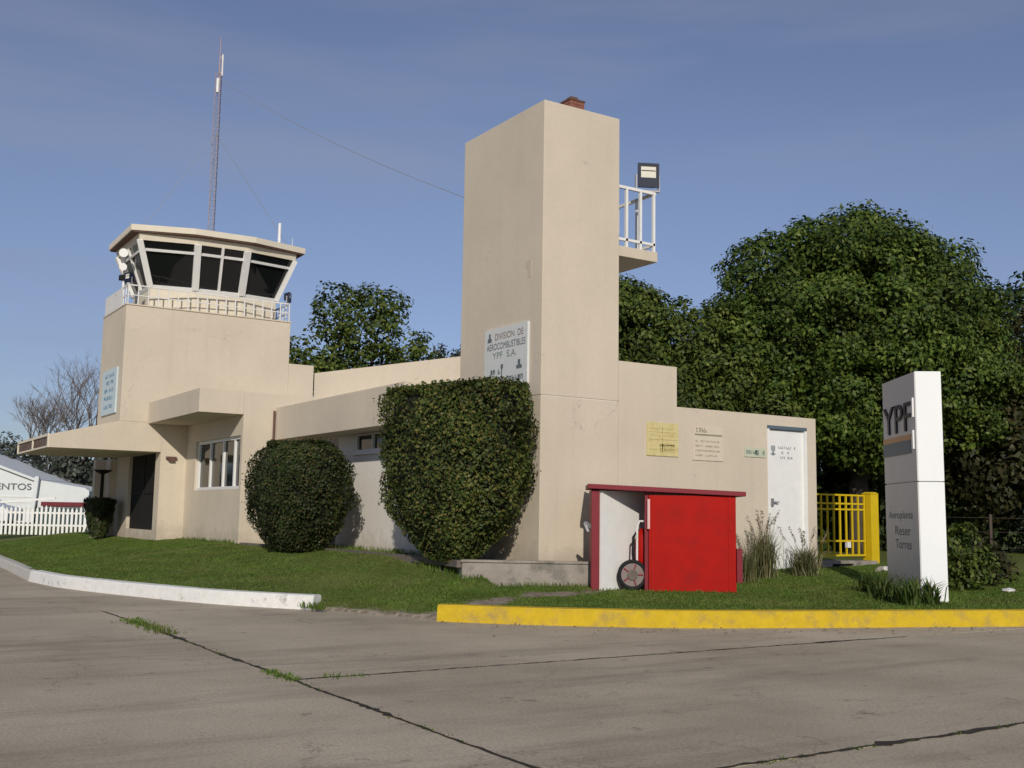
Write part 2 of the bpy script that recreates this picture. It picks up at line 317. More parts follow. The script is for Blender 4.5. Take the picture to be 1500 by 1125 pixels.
def np_mesh(name, V, Fq, mat):
    """V (n,3), Fq (m,k) quads or tris"""
    me = bpy.data.meshes.new(name); k = Fq.shape[1]; m = len(Fq)
    me.vertices.add(len(V)); me.vertices.foreach_set('co', np.ascontiguousarray(V, np.float32).ravel())
    me.loops.add(m * k); me.loops.foreach_set('vertex_index', np.ascontiguousarray(Fq, np.int32).ravel())
    me.polygons.add(m); me.polygons.foreach_set('loop_start', np.arange(0, m * k, k, dtype=np.int32))
    me.update(calc_edges=True); me.validate(); me.materials.append(mat)
    return me
def unit(a): return a / np.maximum(np.linalg.norm(a, axis=-1, keepdims=True), 1e-9)
def leaf_mesh(name, P, Nn, size, mat, asp=.55):
    n = len(P); r = rng.normal(size=(n, 3)); t = unit(np.cross(Nn, r)); b = np.cross(Nn, t)
    s = (size * rng.uniform(.65, 1.35, n))[:, None]
    V = np.empty((n, 4, 3)); V[:, 0] = P - t * s * .5; V[:, 1] = P + b * s * asp * .5 + Nn * s * .06; V[:, 2] = P + t * s * .5; V[:, 3] = P - b * s * asp * .5 + Nn * s * .06
    return np_mesh(name, V.reshape(-1, 3), np.arange(4 * n).reshape(n, 4), mat)
def text_mesh(name, s, size, mat, extrude=.0):
    c = bpy.data.curves.new(name, 'FONT'); c.body = s; c.size = size; c.extrude = extrude; c.align_x = 'LEFT'
    o = bpy.data.objects.new(name, c); COL.objects.link(o)
    me = bpy.data.meshes.new_from_object(o.evaluated_get(bpy.context.evaluated_depsgraph_get()))
    bpy.data.objects.remove(o); me.materials.clear(); me.materials.append(mat); return me
def marks(n, w, h, seed, gap=.25):
    """a line of n unreadable letter-like marks in the unit frame x 0..w, y 0..h (as 2D boxes)"""
    r = random.Random(seed); out = []; cw = w / n
    for i in range(n):
        x = i * cw; k = r.random(); a = cw * (1 - gap); t = min(a * .32, h * .24)
        if k < .12: continue
        out.append((x, x + t, 0, h))
        if k < .75: out.append((x + a - t, x + a, 0, h * r.choice((1, 1, .55))))
        out.append((x + t, x + a - t, h - t if r.random() < .6 else h * .4, (h if out[-1][3] == h else h * .4 + t)))
        if r.random() < .5: out.append((x + t, x + a - t, 0, t))
    return [q for q in out if q[1] > q[0] and q[3] > q[2]]
def plate_marks(name, rects, frame, mat, parent, th=.004):
    """frame=(origin, xdir, ydir, normal); thin raised print"""
    o, X, Y, Nn = [Vector(k) for k in frame]; mb = MB()
    for a, b, c, d in rects:
        q = [o + X * a + Y * c, o + X * b + Y * c, o + X * b + Y * d, o + X * a + Y * d]
        mb.loft([q, [p + Nn * th for p in q]])
    return tag(mb.build(name, mat, parent), kind='stuff')

def plate_text(name, txt, frame, x, y, w, h, mat, parent):
    me = text_mesh(name, txt, 1.0, mat, .0); xs = [v.co.x for v in me.vertices]; ys = [v.co.y for v in me.vertices]
    for v in me.vertices:
        v.co.x = x + (v.co.x - min(xs)) / (max(xs) - min(xs)) * w; v.co.y = y + (v.co.y - min(ys)) / (max(ys) - min(ys)) * h; v.co.z = .003
    o = link(name, me, parent); O, X, Y, Nn = [Vector(k) for k in frame]
    o.matrix_local = Matrix(((X.x, Y.x, Nn.x, O.x), (X.y, Y.y, Nn.y, O.y), (X.z, Y.z, Nn.z, O.z), (0, 0, 0, 1))); return o

# ------------------------------------------------------------------ ground shape
KW = [(-5.9, 70), (-6.0, 40), (-6.25, 18), (-6.5, 12), (-6.66, 8.6), (-6.5, 6.6), (-5.9, 4.45), (-5.1, 2.1), (-4.5, 1.05), (-3.95, .30)]
KY = [(-3.05, -2.00), (-2.05, -3.02), (-.5, -4.15), (1.85, -5.08), (4.4, -6.02), (8, -7.25), (14, -9.2), (60, -24)]
POLY = np.array(KW[::1] + KY + [(400, -24), (400, 400), (-5.9, 400)], float)
def seg_dist(px, py, a, b):
    ax, ay = a; bx, by = b; dx, dy = bx - ax, by - ay
    t = np.clip(((px - ax) * dx + (py - ay) * dy) / (dx * dx + dy * dy), 0, 1)
    return np.hypot(px - ax - t * dx, py - ay - t * dy)
def lawn_sd(px, py):
    d = np.full(px.shape, 1e9); ins = np.zeros(px.shape, bool); n = len(POLY)
    for i in range(n):
        a, b = POLY[i], POLY[(i + 1) % n]; d = np.minimum(d, seg_dist(px, py, a, b))
        with np.errstate(divide='ignore', invalid='ignore'):
            c = ((a[1] > py) != (b[1] > py)) & (px < (b[0] - a[0]) * (py - a[1]) / (b[1] - a[1]) + a[0])
        ins ^= c
    return np.where(ins, d, -d)
def sst(a, b, x): t = np.clip((x - a) / (b - a), 0, 1); return t * t * (3 - 2 * t)
UX, UY = .825, -.565       # kerb direction (u) and its inward normal (v)
VX, VY = .565, .825
PATH = [(-4.4, -2.0), (-3.2, -1.75), (-2.2, -1.75), (-1.1, -1.35), (.2, -1.45)]
def ground_z(px, py, sd=None):
    if sd is None: sd = lawn_sd(px, py)
    edge = np.minimum(seg_dist(px, py, (-1.05, 1.2), (-1.05, 6.4)), seg_dist(px, py, (-1.05, 6.4), (-1.6, 10.9)))
    inner = (px > -1.05) | (py > 10.9)
    t = np.where(inner, 1., np.clip(sd / (sd + edge + 1e-6), 0, 1))
    zl = .195 + .485 * (t * .6 + .4 * t * t)
    zl = np.where(py > 10.9, .195 + .485 * sst(0, 5.0, sd), zl)
    zr = .195 + .035 * np.clip(sd, 0, 3.2) + .20 * sst(2.6, 6.4, px) * sst(-3.2, -.2, py) + .06 * sst(6, 9, px)
    dl = (px + 3.95) * VX + (py - .25) * VY       # signed distance to the bank line through the white kerb's end
    dl = (px + 3.95) * .16 + (py - .30) * .987 + .0
    w = sst(-.55, .55, dl - .28 * (px + 3.9) * .35)
    w = np.where(px > -1.0, sst(-.25, .35, (px * VX + py * VY) + .1), w) * (1 - sst(.7, 1.3, px))
    z = zr * (1 - w) + zl * w
    gap = seg_dist(px, py, KW[-1], KY[0])
    z = np.minimum(z, .012 + .16 * gap)
    z = z + .012 * np.sin(px * 2.3 + py * 1.1) * np.sin(py * 1.7 - px * .6) * sst(.4, 1.2, sd)
    return z
def make_ground():
    def axis(lo, hi, st, far):
        a = list(np.arange(lo, hi + 1e-6, st)); e = [st * 1.6 ** k for k in range(1, 22)]
        l = [lo - sum(e[:k]) for k in range(1, 22)]; h = [hi + sum(e[:k]) for k in range(1, 22)]
        l = [x for x in l if x > -far]; h = [x for x in h if x < far]
        return np.array(l[::-1] + a + h)
    xs = axis(-7.2, 14, .1, 900); ys = axis(-9.6, 20, .1, 900)
    gx, gy = np.meshgrid(xs, ys, indexing='ij'); sd = lawn_sd(gx, gy)
    z = np.where(sd > .10, ground_z(gx, gy, sd), -.12)
    nx, ny = gx.shape; V = np.stack([gx, gy, z], -1).reshape(-1, 3)
    i = np.arange(nx * ny).reshape(nx, ny); Fq = np.stack([i[:-1, :-1], i[1:, :-1], i[1:, 1:], i[:-1, 1:]], -1).reshape(-1, 4)
    me = np_mesh('lawn', V, Fq, M_GROUND)
    pd = np.full(gx.shape, 9.)
    for a, b in zip(PATH[:-1], PATH[1:]): pd = np.minimum(pd, seg_dist(gx, gy, a, b))
    wob = .12 * np.sin(gx * 5 + gy * 3) + .08 * np.sin(gx * 11 - gy * 7)
    bare = 1 - sst(.12, .42, pd + wob)
    gap = seg_dist(gx, gy, KW[-1], KY[0]); bare = np.maximum(bare, 1 - sst(.15, .6, gap + wob))
    strip = sst(-1.25, -1.05, gx - .5 * np.clip((6.4 - gy), -4.5, 0) * .25) * (gx < .2) * (gy > .6) * (gy < 10.95)
    bare = np.maximum(bare, strip * .8)
    bare = np.where(sd < .1, 1, bare)
    at = me.attributes.new('bare', 'FLOAT', 'POINT'); at.data.foreach_set('value', bare.astype(np.float32).ravel())
    for p in me.polygons: p.use_smooth = True
    o = link('lawn', me); tag(o, kind='structure'); return o
lawn = make_ground()

# ------------------------------------------------------------------ concrete apron in slabs
road = MB().box(-260, 260, -260, 160, -.14, -.035).build('road', M_SOIL); tag(road, kind='structure')
XJ, YJ = -6.81, [-30, -23.8, -19.4, -15.0, -10.6, -6.2, 2.6, 11.4, 40]
def slab(x0, x1, y0, y1, dz=0.):
    g = .006
    MB().box(x0 + g, x1 - g, y0 + g, y1 - g, -.032, dz).build('slab', M_APRON, road)
slab(-16.5, XJ, -30, 15, .0); slab(-16.5, XJ, 15, 80, -.003); slab(-60, -16.5, -30, 80, -.002)
for xa, xb in ((XJ, 2.4), (2.4, 11.5), (11.5, 60)):
    for k in range(len(YJ) - 1): slab(xa, xb, YJ[k], YJ[k + 1], random.uniform(-.003, .003))
slab(-120, 120, -120, -30, -.002)
def joint_seal(a, b):
    """ragged line of tar and dirt filling a slab joint"""
    a = Vector((*a, 0)); b = Vector((*b, 0)); d = (b - a).normalized(); n = Vector((-d.y, d.x, 0)); L_ = (b - a).length; k = int(L_ / .06)
    l, r_ = [], []; w0 = .013; wide = 0; off_ = 0
    for i in range(k + 1):
        if random.random() < .015: wide = random.uniform(.03, .09)
        wide *= .86; off_ = off_ * .9 + random.gauss(0, .004); p = a.lerp(b, i / k) + n * off_
        if i in (0, k): wl = wr = .004
        else: wl = max(.006, random.gauss(w0, .007)) + wide * random.random(); wr = max(.006, random.gauss(w0, .007)) + wide * random.random()
        l.append(p + n * wl + Vector((0, 0, .0055))); r_.append(p - n * wr + Vector((0, 0, .0055)))
    m = MB(); m.add(l + r_, [(i, i + 1, k + 2 + i, k + 1 + i) for i in range(k)]); return m.build('joint_seal', M_SOIL, road)
joint_seal((XJ, -17), (XJ, 1.2)); joint_seal((XJ, -6.2), (1.6, -6.2)); joint_seal((XJ, -10.6), (6, -10.6)); joint_seal((-16.5, -30), (-16.5, 10))

def kerb(name, pts, w, h, mat, z0=-.03):
    P = []
    for a, b in zip(pts[:-1], pts[1:]):
        a = Vector(a); b = Vector(b); n = max(1, int((b - a).length / .35)) if (b - a).length < 12 else 6
        P += [a.lerp(b, k / n) for k in range(n)]
    P.append(Vector(pts[-1])); 
    for _ in range(3): P = [P[0]] + [(P[i - 1] + P[i] * 2 + P[i + 1]) / 4 for i in range(1, len(P) - 1)] + [P[-1]]
    rings = []
    for i, p in enumerate(P):
        d = (P[min(i + 1, len(P) - 1)] - P[max(i - 1, 0)]).normalized(); nn = Vector((-d.y, d.x)) 
        j = random.uniform(-.006, .006)
        prof = [(0 - .02, z0), (.012 + j, h - .035 + j), (.04 + j, h + j * .6), (w - .02, h + .004), (w, h - .02), (w, z0)]
        rings.append([(p.x + nn.x * a, p.y + nn.y * a, z) for a, z in prof])
    o = MB().loft(rings).build(name, mat, smooth=False); tag(o, kind='structure'); return o
kerb('bare_kerb', KW[:5] , .22, .20, M_KGREY)
kerb('white_kerb', KW[4:], .24, .215, M_KWHITE)
kerb('yellow_kerb', KY, .24, .225, M_KYELL)

# ------------------------------------------------------------------ the airport building
B = .70
bld = thing('airport_building', 'beige stucco airport building with glazed control tower and tall blank tower', 'building', (0, 0, 0))
def part(name, mb, mat, parent=bld, bevel=.012, smooth=False): return mb.build(name, mat, parent, smooth, bevel)
# tall blank tower (two pours with a construction joint)
part('tower_base', MB().box(0, 1.705, 0, 2.835, B - .4, 3.565), M_WALL)
part('tower_shaft', MB().box(0, 1.705, 0, 2.835, 3.577, 8.90), M_WALL)
part('tower_joint', MB().box(.015, 1.69, .015, 2.82, 3.56, 3.58), M_WALLW, bevel=0)
mk = MB()
mk.box(-.005, 0, .36, .47, 5.72, 6.03).box(-.005, 0, .471, .53, 5.90, 6.03)
part('patched_plaster', mk, surf('patched_plaster', (.54, .465, .375), .9, .06, 6), bevel=0)
# right wing with stepped parapet and a door opening
rw = MB()
rw.box(1.706, 3.10, .0, 4.2, B - .4, 4.32)
rw.box(3.101, 5.47, .0, 4.2, B - .4, 3.565).box(6.60, 6.87, 0, 4.2, B - .4, 3.565).box(5.471, 6.599, 0, 4.2, 3.36, 3.565).box(5.471, 6.599, .35, 4.2, B - .4, 3.358)
part('right_wing_wall', rw, M_WALL, bevel=0)
door = part('door', MB().box(5.485, 6.585, .05, .10, B - .3, 3.285), M_WHITE, bevel=.004)
part('door_frame', MB().box(5.471, 5.53, -.01, .05, B - .3, 3.29).box(6.54, 6.599, -.01, .05, B - .3, 3.29), M_WHITE, door, bevel=0)
part('lintel', MB().box(5.471, 6.599, -.012, .12, 3.29, 3.357), M_SLATE, door, bevel=0)
part('handle', MB().box(5.60, 5.64, .0, .05, 1.75, 1.90).bar((5.62, .0, 1.83), (5.76, -.02, 1.83), .025), M_GREY, door, bevel=0)
df = ((5.6, .05, 2.60), (1, 0, 0), (0, 0, 1), (0, -1, 0))
plate_marks('door_lettering', [(.22 + a, .22 + b, .30 + c, .30 + d) for a, b, c, d in marks(9, .52, .055, 3)] +
            [(.32 + a, .32 + b, .20 + c, .20 + d) for a, b, c, d in marks(4, .22, .05, 4)] +
            [(.28 + a, .28 + b, .10 + c, .10 + d) for a, b, c, d in marks(7, .36, .05, 5)] +
            [(.02, .14, .26, .36), (.05, .11, .16, .26), (.0, .16, .18, .20)], df, M_INKS2, door)
# long wing along the lawn
lw = MB()
lw.box(0, .3, 2.836, 5.3, B - .3, 4.08).box(0, .3, 5.3, 7.62, B - .3, 2.86).box(0, .3, 5.3, 7.62, 3.30, 4.08).box(0, .3, 7.62, 8.60, B - .3, 4.08)
lw.box(0, .3, 8.60, 10.89, 3.29, 4.08).box(.301, 5, 2.836, 8.60, B - .3, 2.8).box(.301, 5, 2.836, 8.6, 3.36, 4.08).box(.301, 5, 2.836, 5.3, 2.8, 3.36).box(1.3, 5, 8.601, 10.89, B - .3, 4.08)
part('long_wing_wall', lw, M_WALLW, bevel=0)
part('recess_wall', MB().box(1.2, 1.29, 8.60, 10.89, B - .3, 3.6), M_BROWN, bevel=0)  # dark brown puts the shadow of the recess into the wall colour
part('long_canopy', MB().box(-.75, -.002, 3.75, 10.895, 3.28, 4.09), M_WALL)
pa, pb = Vector((-.70, 8.55, 0)), Vector((1.62, 5.30, 0)); pn_ = Vector((pb.y - pa.y, -(pb.x - pa.x), 0)).normalized() * -.2
part('roof_parapet', MB().loft([[(pa.x, pa.y, 4.082), (pb.x, pb.y, 4.082), (pb.x + pn_.x, pb.y + pn_.y, 4.082), (pa.x + pn_.x, pa.y + pn_.y, 4.082)],
     [(pa.x, pa.y, 4.755), (pb.x, pb.y, 5.02), (pb.x + pn_.x, pb.y + pn_.y, 5.02), (pa.x + pn_.x, pa.y + pn_.y, 4.755)]]), M_WALL, bevel=0)
part('canopy_roof', MB().box(-.74, .0, 3.76, 10.89, 4.091, 4.10), M_WALL, bevel=0)
def window(name, X, y0, y1, z0, z1, muls, parent, mat=M_WHITE, fw=.06, transom=None, curtain=None):
    w = thing_part(name, parent)
    fr = MB().box(X - .03, X + .06, y0, y1, z0, z0 + fw).box(X - .03, X + .06, y0, y1, z1 - fw, z1).box(X - .03, X + .06, y0, y0 + fw, z0 + fw, z1 - fw).box(X - .03, X + .06, y1 - fw, y1, z0 + fw, z1 - fw)
    f = fr.build('frame', mat, parent)
    ys = [y0 + fw] + list(muls) + [y1 - fw]
    for m in muls: MB().box(X - .025, X + .055, m - fw * .5, m + fw * .5, z0 + fw, z1 - fw).build('mullion', mat, f)
    for a, b in zip(ys[:-1], ys[1:]): MB().box(X + .03, X + .04, a, b, z0 + fw, z1 - fw).build('pane', M_GLASS, f)
    MB().box(X - .09, X + .02, y0 - .06, y1 + .06, z0 - .06, z0).build('sill', mat, f)
    return f
def thing_part(name, parent): return None
window('w', .03, 5.3, 7.62, 2.86, 3.30, (5.9, 6.75), bld)
# wing with the office window under its own canopy
ww = MB()
XW = -1.58
ww.box(XW, XW + .25, 10.9, 11.05, B - .3, 4.45).box(XW, XW + .25, 11.05, 14.80, B - .3, 2.03).box(XW, XW + .25, 11.05, 14.80, 3.37, 4.45).box(XW, XW + .25, 14.80, 15.685, B - .3, 4.45)
ww.box(XW + .251, 4.2, 10.9, 11.15, B - .3, 4.45).box(XW + .251, 4.2, 11.151, 15.685, 4.2, 4.449).box(.6, 4.2, 11.151, 15.685, B - .3, 4.199)
part('office_wing_wall', ww, M_WALL, bevel=0)
wf = window('w', XW + .10, 11.05, 14.80, 2.03, 3.37, (11.72, 12.62, 13.72), bld, fw=.08)
cu = MB()
for k in range(26):
    y = 11.2 + k * .10; cu.box(XW + .30 + .03 * (k % 2), XW + .34 + .03 * (k % 2), y, y + .098, 2.55 if k < 16 else 2.1, 3.33)
part('curtain', cu, M_CURT, wf, bevel=0)
part('office_canopy', MB().box(-2.71, XW - .001, 10.9, 15.66, 3.88, 4.47), M_WALL)
part('drain_pipe', MB().tube([(-.80, 10.86, 4.02), (-.80, 10.86, 3.28)], .028), M_BROWN, bevel=0)
# control tower: ground floor with porch, shaft, step
gt = MB()
XP = -2.31
gt.box(XP, XW - .001, 15.69, 16.20, B - .3, 3.915).box(XP, 1.37, 19.25, 20.9, B - .3, 3.915).box(XP, XP + .3, 16.201, 19.249, 3.1, 3.915).box(XP, XP + .3, 16.201, 19.249, B - .3, .90)
gt.box(XW, 1.37, 15.69, 15.95, B - .3, 3.915).box(1.1, 1.37, 15.951, 19.249, B - .3, 3.915).box(XP + .301, 1.099, 16.201, 19.249, 3.5, 3.915)
part('porch_wall', gt, M_WALL, bevel=0)
part('porch_floor', MB().box(XP + .31, 1.09, 16.0, 19.24, .85, .88), M_DARK, bevel=0)
pd = part('porch_dark_panel', MB().box(XP + .10, XP + .14, 16.205, 19.245, .901, 3.099), M_DARK, bevel=0)  # near-black panel across the opening; interior darkness is put into its colour
part('push_bar', MB().box(XP + .07, XP + .098, 16.3, 19.2, 1.95, 1.985).box(XP + .08, XP + .098, 17.70, 17.74, .91, 3.09), M_BLK, pd, bevel=0)
part('porch_canopy', MB().prism_y([(-5.26, 3.10), (-5.26, 3.45), (-3.48, 3.915), (XP - .001, 3.915), (XP - .001, 3.10)], 15.69, 20.8), M_WALL)
fr = MB()
for z0, z1 in ((3.10, 3.145), (3.40, 3.47)): fr.box(-5.31, -5.262, 15.69, 20.8, z0, z1)
for y in (15.69, 18.1, 20.72): fr.box(-5.31, -5.262, y, y + .08, 3.146, 3.399)
part('canopy_sign_frame', fr, M_CREAM, bevel=0)
part('canopy_sign_panel', MB().box(-5.275, -5.262, 15.78, 18.09, 3.146, 3.399).box(-5.275, -5.262, 18.19, 20.71, 3.146, 3.399), M_BARKP, bevel=0)
plate_marks('canopy_lettering', [(.15 + a, .15 + b, c, d) for a, b, c, d in marks(9, 2.1, .19, 11)] + [(2.55 + a, 2.55 + b, c, d) for a, b, c, d in marks(8, 2.0, .19, 12)],
            ((-5.276, 20.7, 3.175), (0, -1, 0), (0, 0, 1), (-1, 0, 0)), M_BROWN, bld)
part('control_shaft', MB().box(-3.48, 1.37, 15.69, 18.56, 3.917, 7.20), M_WALL)
part('stepped_block', MB().box(1.371, 2.18, 15.70, 18.4, B - .3, 5.95), M_WALL)
part('porch_end_wall', MB().box(-2.82, -2.12, 21.6, 21.9, B - .2, 3.07).box(-2.5, -2.12, 20.901, 21.599, B - .2, 3.07), M_WALL)
part('wall_lamp', MB().box(-2.16, -1.88, 15.60, 15.69, 2.90, 2.98).box(-2.10, -1.94, 15.58, 15.66, 2.84, 2.90), M_BROWN, bevel=0)
# control cab
Bp = [(-2.72, 16.25), (-1.50, 15.98), (-.13, 15.90), (1.02, 16.08), (1.02, 18.25), (-2.72, 18.25)]
Tp = [(-3.22, 15.68), (-1.68, 15.28), (-.22, 15.22), (1.38, 15.52), (1.45, 18.42), (-3.22, 18.42)]
ZB, ZT = 7.90, 9.10
part('gallery_floor', MB().box(-3.50, 1.39, 15.66, 18.58, 7.201, 7.235), M_WALL, bevel=0)
cab = part('control_cab', MB().prism(Bp, 7.236, ZB), M_CREAM)
part('cab_header', MB().loft([[(x, y, ZT) for x, y in Tp], [(x * 1.01 - .0, y - (.04 if y < 17 else -.04), ZT + .19) for x, y in Tp]]), M_CREAM, bevel=0)
def off(poly, d):
    c = Vector((sum(p[0] for p in poly) / len(poly), sum(p[1] for p in poly) / len(poly)))
    return [tuple(Vector(p) + (Vector(p) - c).normalized() * d) for p in poly]
part('cab_soffit', MB().prism(off(Tp, .24), ZT + .192, ZT + .225), M_BROWN, bevel=0)
part('cab_roof', MB().prism(off(Tp, .29), ZT + .227, ZT + .40), M_CREAM)
part('cab_interior', MB().loft([[(x * .8 - .15, 17.2 + (y - 17.2) * .6, ZB) for x, y in Bp], [(x * .8 - .15, 17.2 + (y - 17.2) * .6, ZT) for x, y in Bp]]), M_DARK, bevel=0)
def lerp(a, b, t): return Vector(a).lerp(Vector(b), t)
for i in range(6):
    j = (i + 1) % 6
    b0, b1 = Vector((*Bp[i], ZB)), Vector((*Bp[j], ZB)); t0, t1 = Vector((*Tp[i], ZT)), Vector((*Tp[j], ZT))
    cen = Vector((-.85, 17.2, 8.5)); nn = (b1 - b0).cross(t0 - b0).normalized()
    if nn.dot((b0 + t1) / 2 - cen) < 0: nn = -nn
    pn = MB(); q = [b0, b1, t1, t0]; pn.loft([[p - nn * .05 for p in q], [p - nn * .04 for p in q]]); part('pane', pn, M_GLASS, cab, bevel=0)
    part('sill', MB().bar(lerp(b0, b1, .03), lerp(b0, b1, .97), .10, .07, nn), M_WHITE, cab, bevel=0)
    fm = MB()
    fm.bar(lerp(b0, t0, .80).lerp(lerp(b1, t1, .80), .02), lerp(b0, t0, .80).lerp(lerp(b1, t1, .80), .98), .06, .07, nn)
    part('transom', fm, M_WHITE, cab, bevel=0)
    if i in (1, 3, 4, 5): part('mullion', MB().bar(lerp(b0, b1, .5), lerp(t0, t1, .5), .07, .07, nn), M_WHITE, cab, bevel=0)
    part('corner_post', MB().bar(b0 - nn * .01, t0 - nn * .01, .19 if i in (1, 2) else .17, .13, nn), M_WHITE, cab, bevel=0)
clut = MB()
for k in range(16):
    x = -2.5 + k * .21 + random.uniform(-.05, .05)
    if -1.5 < x < -.1: continue
    clut.box(x, x + random.uniform(.06, .16), 16.22, 16.3, ZB + .02, ZB + random.uniform(.1, .2))
tag(part('console_clutter', clut, M_WHITED, cab, bevel=0), kind='stuff')
rail = part('gallery_railing', MB().bar((-3.44, 15.74, 7.78), (1.33, 15.74, 7.78), .035).bar((-3.44, 15.74, 7.50), (1.33, 15.74, 7.50), .025).bar((-3.44, 15.74, 7.78), (-3.44, 18.5, 7.78), .035)
            .bar((-3.44, 15.74, 7.5), (-3.44, 18.5, 7.5), .025).bar((1.33, 15.74, 7.78), (1.33, 18.5, 7.78), .035).bar((1.33, 15.74, 7.5), (1.33, 18.5, 7.5), .025), M_WHITED, bevel=0)
post_me = MB().bar((0, 0, 0), (0, 0, .56), .028).mesh('post', M_WHITED)
for k in range(18):
    o = link('post', post_me, rail); o.location = (-3.44 + k * 4.77 / 17, 15.74, 7.235)
for k in range(1, 11):
    for x in (-3.44, 1.33):
        o = link('post', post_me, rail); o.location = (x, 15.74 + k * 2.76 / 10, 7.235)
part('rail_screen', MB().box(-3.47, -3.462, 16.3, 18.45, 7.26, 7.80), M_WHITED, rail, bevel=0)
# balcony behind the tall tower
bal = part('balcony', MB().box(1.706, 2.90, .32, 1.55, 6.38, 6.58), M_WALL)
br = MB()
for x in (2.16, 2.50, 2.83): br.bar((x, .36, 6.58), (x, .36, 7.72), .05)
for y in (.9, 1.5): br.bar((2.85, y, 6.58), (2.85, y, 7.72), .04)
br.bar((1.71, .36, 7.74), (2.87, .36, 7.74), .055).bar((2.85, .36, 7.74), (2.85, 1.52, 7.74), .055).bar((1.71, .36, 6.72), (2.87, .36, 6.72), .05).bar((2.85, .36, 6.72), (2.85, 1.52, 6.72), .05)
part('balcony_rail', br, M_WHITE, bal, bevel=0)
part('plinth', MB().loft([[(-.198 + UX * t + VX * s, -.289 + UY * t + VY * s, z) for t, s in ((-1.28, 0), (.96, 0), (1.25, .42), (-.3, .42), (-.75, .95), (-1.5, .95))] for z in (.05, .69)]), M_CONC)
plm = MB()
plm.loft([[(-.198 + UX * t + VX * s, -.289 + UY * t + VY * s, z) for t, s in ((-1.30, -.03), (.96, -.03), (1.0, .10), (-1.30, .10))] for z in (.692, .735)])
part('plinth_coping', plm, M_CONC)
edg = MB(); ep = [(-1.27, .50), (-1.12, 1.3), (-1.06, 3), (-1.06, 6.3), (-1.6, 10.6)]
for a, b in zip(ep[:-1], ep[1:]): edg.bar((*a, .66), (*b, .66), .09, .12)
part('bed_edging', edg, M_BARKP, bevel=0)

# ------------------------------------------------------------------ things on the building
t = thing('brick_chimney', 'small dark brick stack on top of the tall blank tower', 'chimney', (1.05, .62, 8.90))
for k in range(5):
    for a, b in ((0, 0), (.17, 0), (0, .17), (.17, .17)):
        MB().box(-.17 + a + .004, -.17 + a + .166, -.17 + b + .004, -.17 + b + .166, k * .07 + (0 if k else 0), k * .07 + .064).build('brick', M_BRICK, t)
MB().box(-.18, .18, -.18, .18, .35, .38).box(-.08, .08, -.08, .08, .38, .46).build('cap', M_BROWN, t)
def floodlight(loc, rz, label, s=1., tilt=-.2):
    t = thing('floodlight', label, 'floodlight', loc, rz)
    t.scale = (s, s, s)
    h = MB().loft([[(-.20, -.02, .06), (.20, -.02, .06), (.20, -.02, .52), (-.20, -.02, .52)], [(-.15, .22, .12), (.15, .22, .12), (.15, .22, .46), (-.15, .22, .46)]])
    h.box(-.21, .21, -.055, -.021, .05, .24).box(-.21, -.15, -.055, -.021, .24, .53).box(.15, .21, -.055, -.021, .24, .53).box(-.15, .15, -.055, -.021, .47, .53)
    h.build('housing', M_NAVY, t)
    MB().box(-.149, .149, -.04, -.022, .241, .469).build('lens', M_SILV, t)
    MB().box(-.14, .14, -.048, -.041, .375, .39).build('reflector_strip', M_NAVY, t)
    MB().box(-.24, -.211, .02, .08, -.02, .32).box(.211, .24, .02, .08, -.02, .32).box(-.21, .21, .02, .08, -.02, .02).build('bracket', M_GREY, t)
    return t
floodlight((2.70, .37, 7.79), -.45, 'dark floodlight with bright lens on the balcony rail of the tall tower')
floodlight((-3.43, 15.9, 7.83), -1.2, 'small dark floodlight on the gallery railing at the porch side of the control tower', .6)
floodlight((1.33, 15.80, 7.83), .9, 'small dark floodlight on the gallery railing at the roof side of the control tower', .6)
t = thing('siren_horn', 'white twin horn loudspeaker beside the control tower glazing', 'loudspeaker', (-3.33, 16.9, 7.236))
MB().tube([(0, 0, 0), (0, 0, 1.75)], .035).build('post', M_WHITE, t)
MB().tube([(0, 0, 1.62), (-.08, -.22, 1.62), (-.12, -.34, 1.62)], [.05, .07, .13], 12).build('horn', M_WHITE, t)
MB().tube([(0, 0, 1.22), (-.08, -.18, 1.22), (-.1, -.28, 1.22)], [.04, .06, .11], 12).build('horn', M_WHITE, t)
MB().box(-.12, .12, -.1, .1, .88, 1.02).build('junction_box', M_BLK, t)

# lattice radio mast with guys
t = thing('radio_mast', 'slender guyed lattice radio mast on the control tower roof', 'mast', (-.80, 17.0, 9.50))
legs = [(.11 * math.cos(a), .11 * math.sin(a)) for a in (.5, .5 + 2.094, .5 + 4.189)]
for x, y in legs: MB().bar((x, y, 0), (x, y, 5.6), .017).build('leg', M_MASTR, t)
for k in range(19):
    z = k * .295; mb = MB()
    for i in range(3): mb.bar((*legs[i], z), (*legs[(i + 1) % 3], z + .295), .009).bar((*legs[i], z), (*legs[(i + 1) % 3], z), .009)
    mb.build('lattice_brace', M_STEEL, t)
MB().tube([(0, 0, 5.4), (0, 0, 6.75)], [.03, .012], 6).build('top_pole', M_MASTR, t)
MB().tube([(.09, 0, 5.5), (.09, 0, 6.2)], .028, 6).bar((0, 0, 5.6), (.09, 0, 5.6), .02).bar((0, 0, 6.1), (.09, 0, 6.1), .02).build('dipole', M_WHITED, t)
MB().tube([(-.06, -.1, 4.9), (-.06, -.1, 5.35)], .05, 6).build('aerial_canister', M_WHITE, t)
for e in ((2.25, -.9, .02), (-2.3, -1.2, .02), (.2, 1.2, .02)):
    MB().tube([(0, 0, 3.6), e], .0075, 4).build('guy_wire', M_STEEL, t)
t = MB().tube([(-.80 + (.85) * k / 14, 17 - 14.15 * k / 14, 14.9 - 7.12 * k / 14 - .45 * 4 * (k / 14) * (1 - k / 14) * .5) for k in range(15)], .0075, 4).build('overhead_wire', M_STEEL)
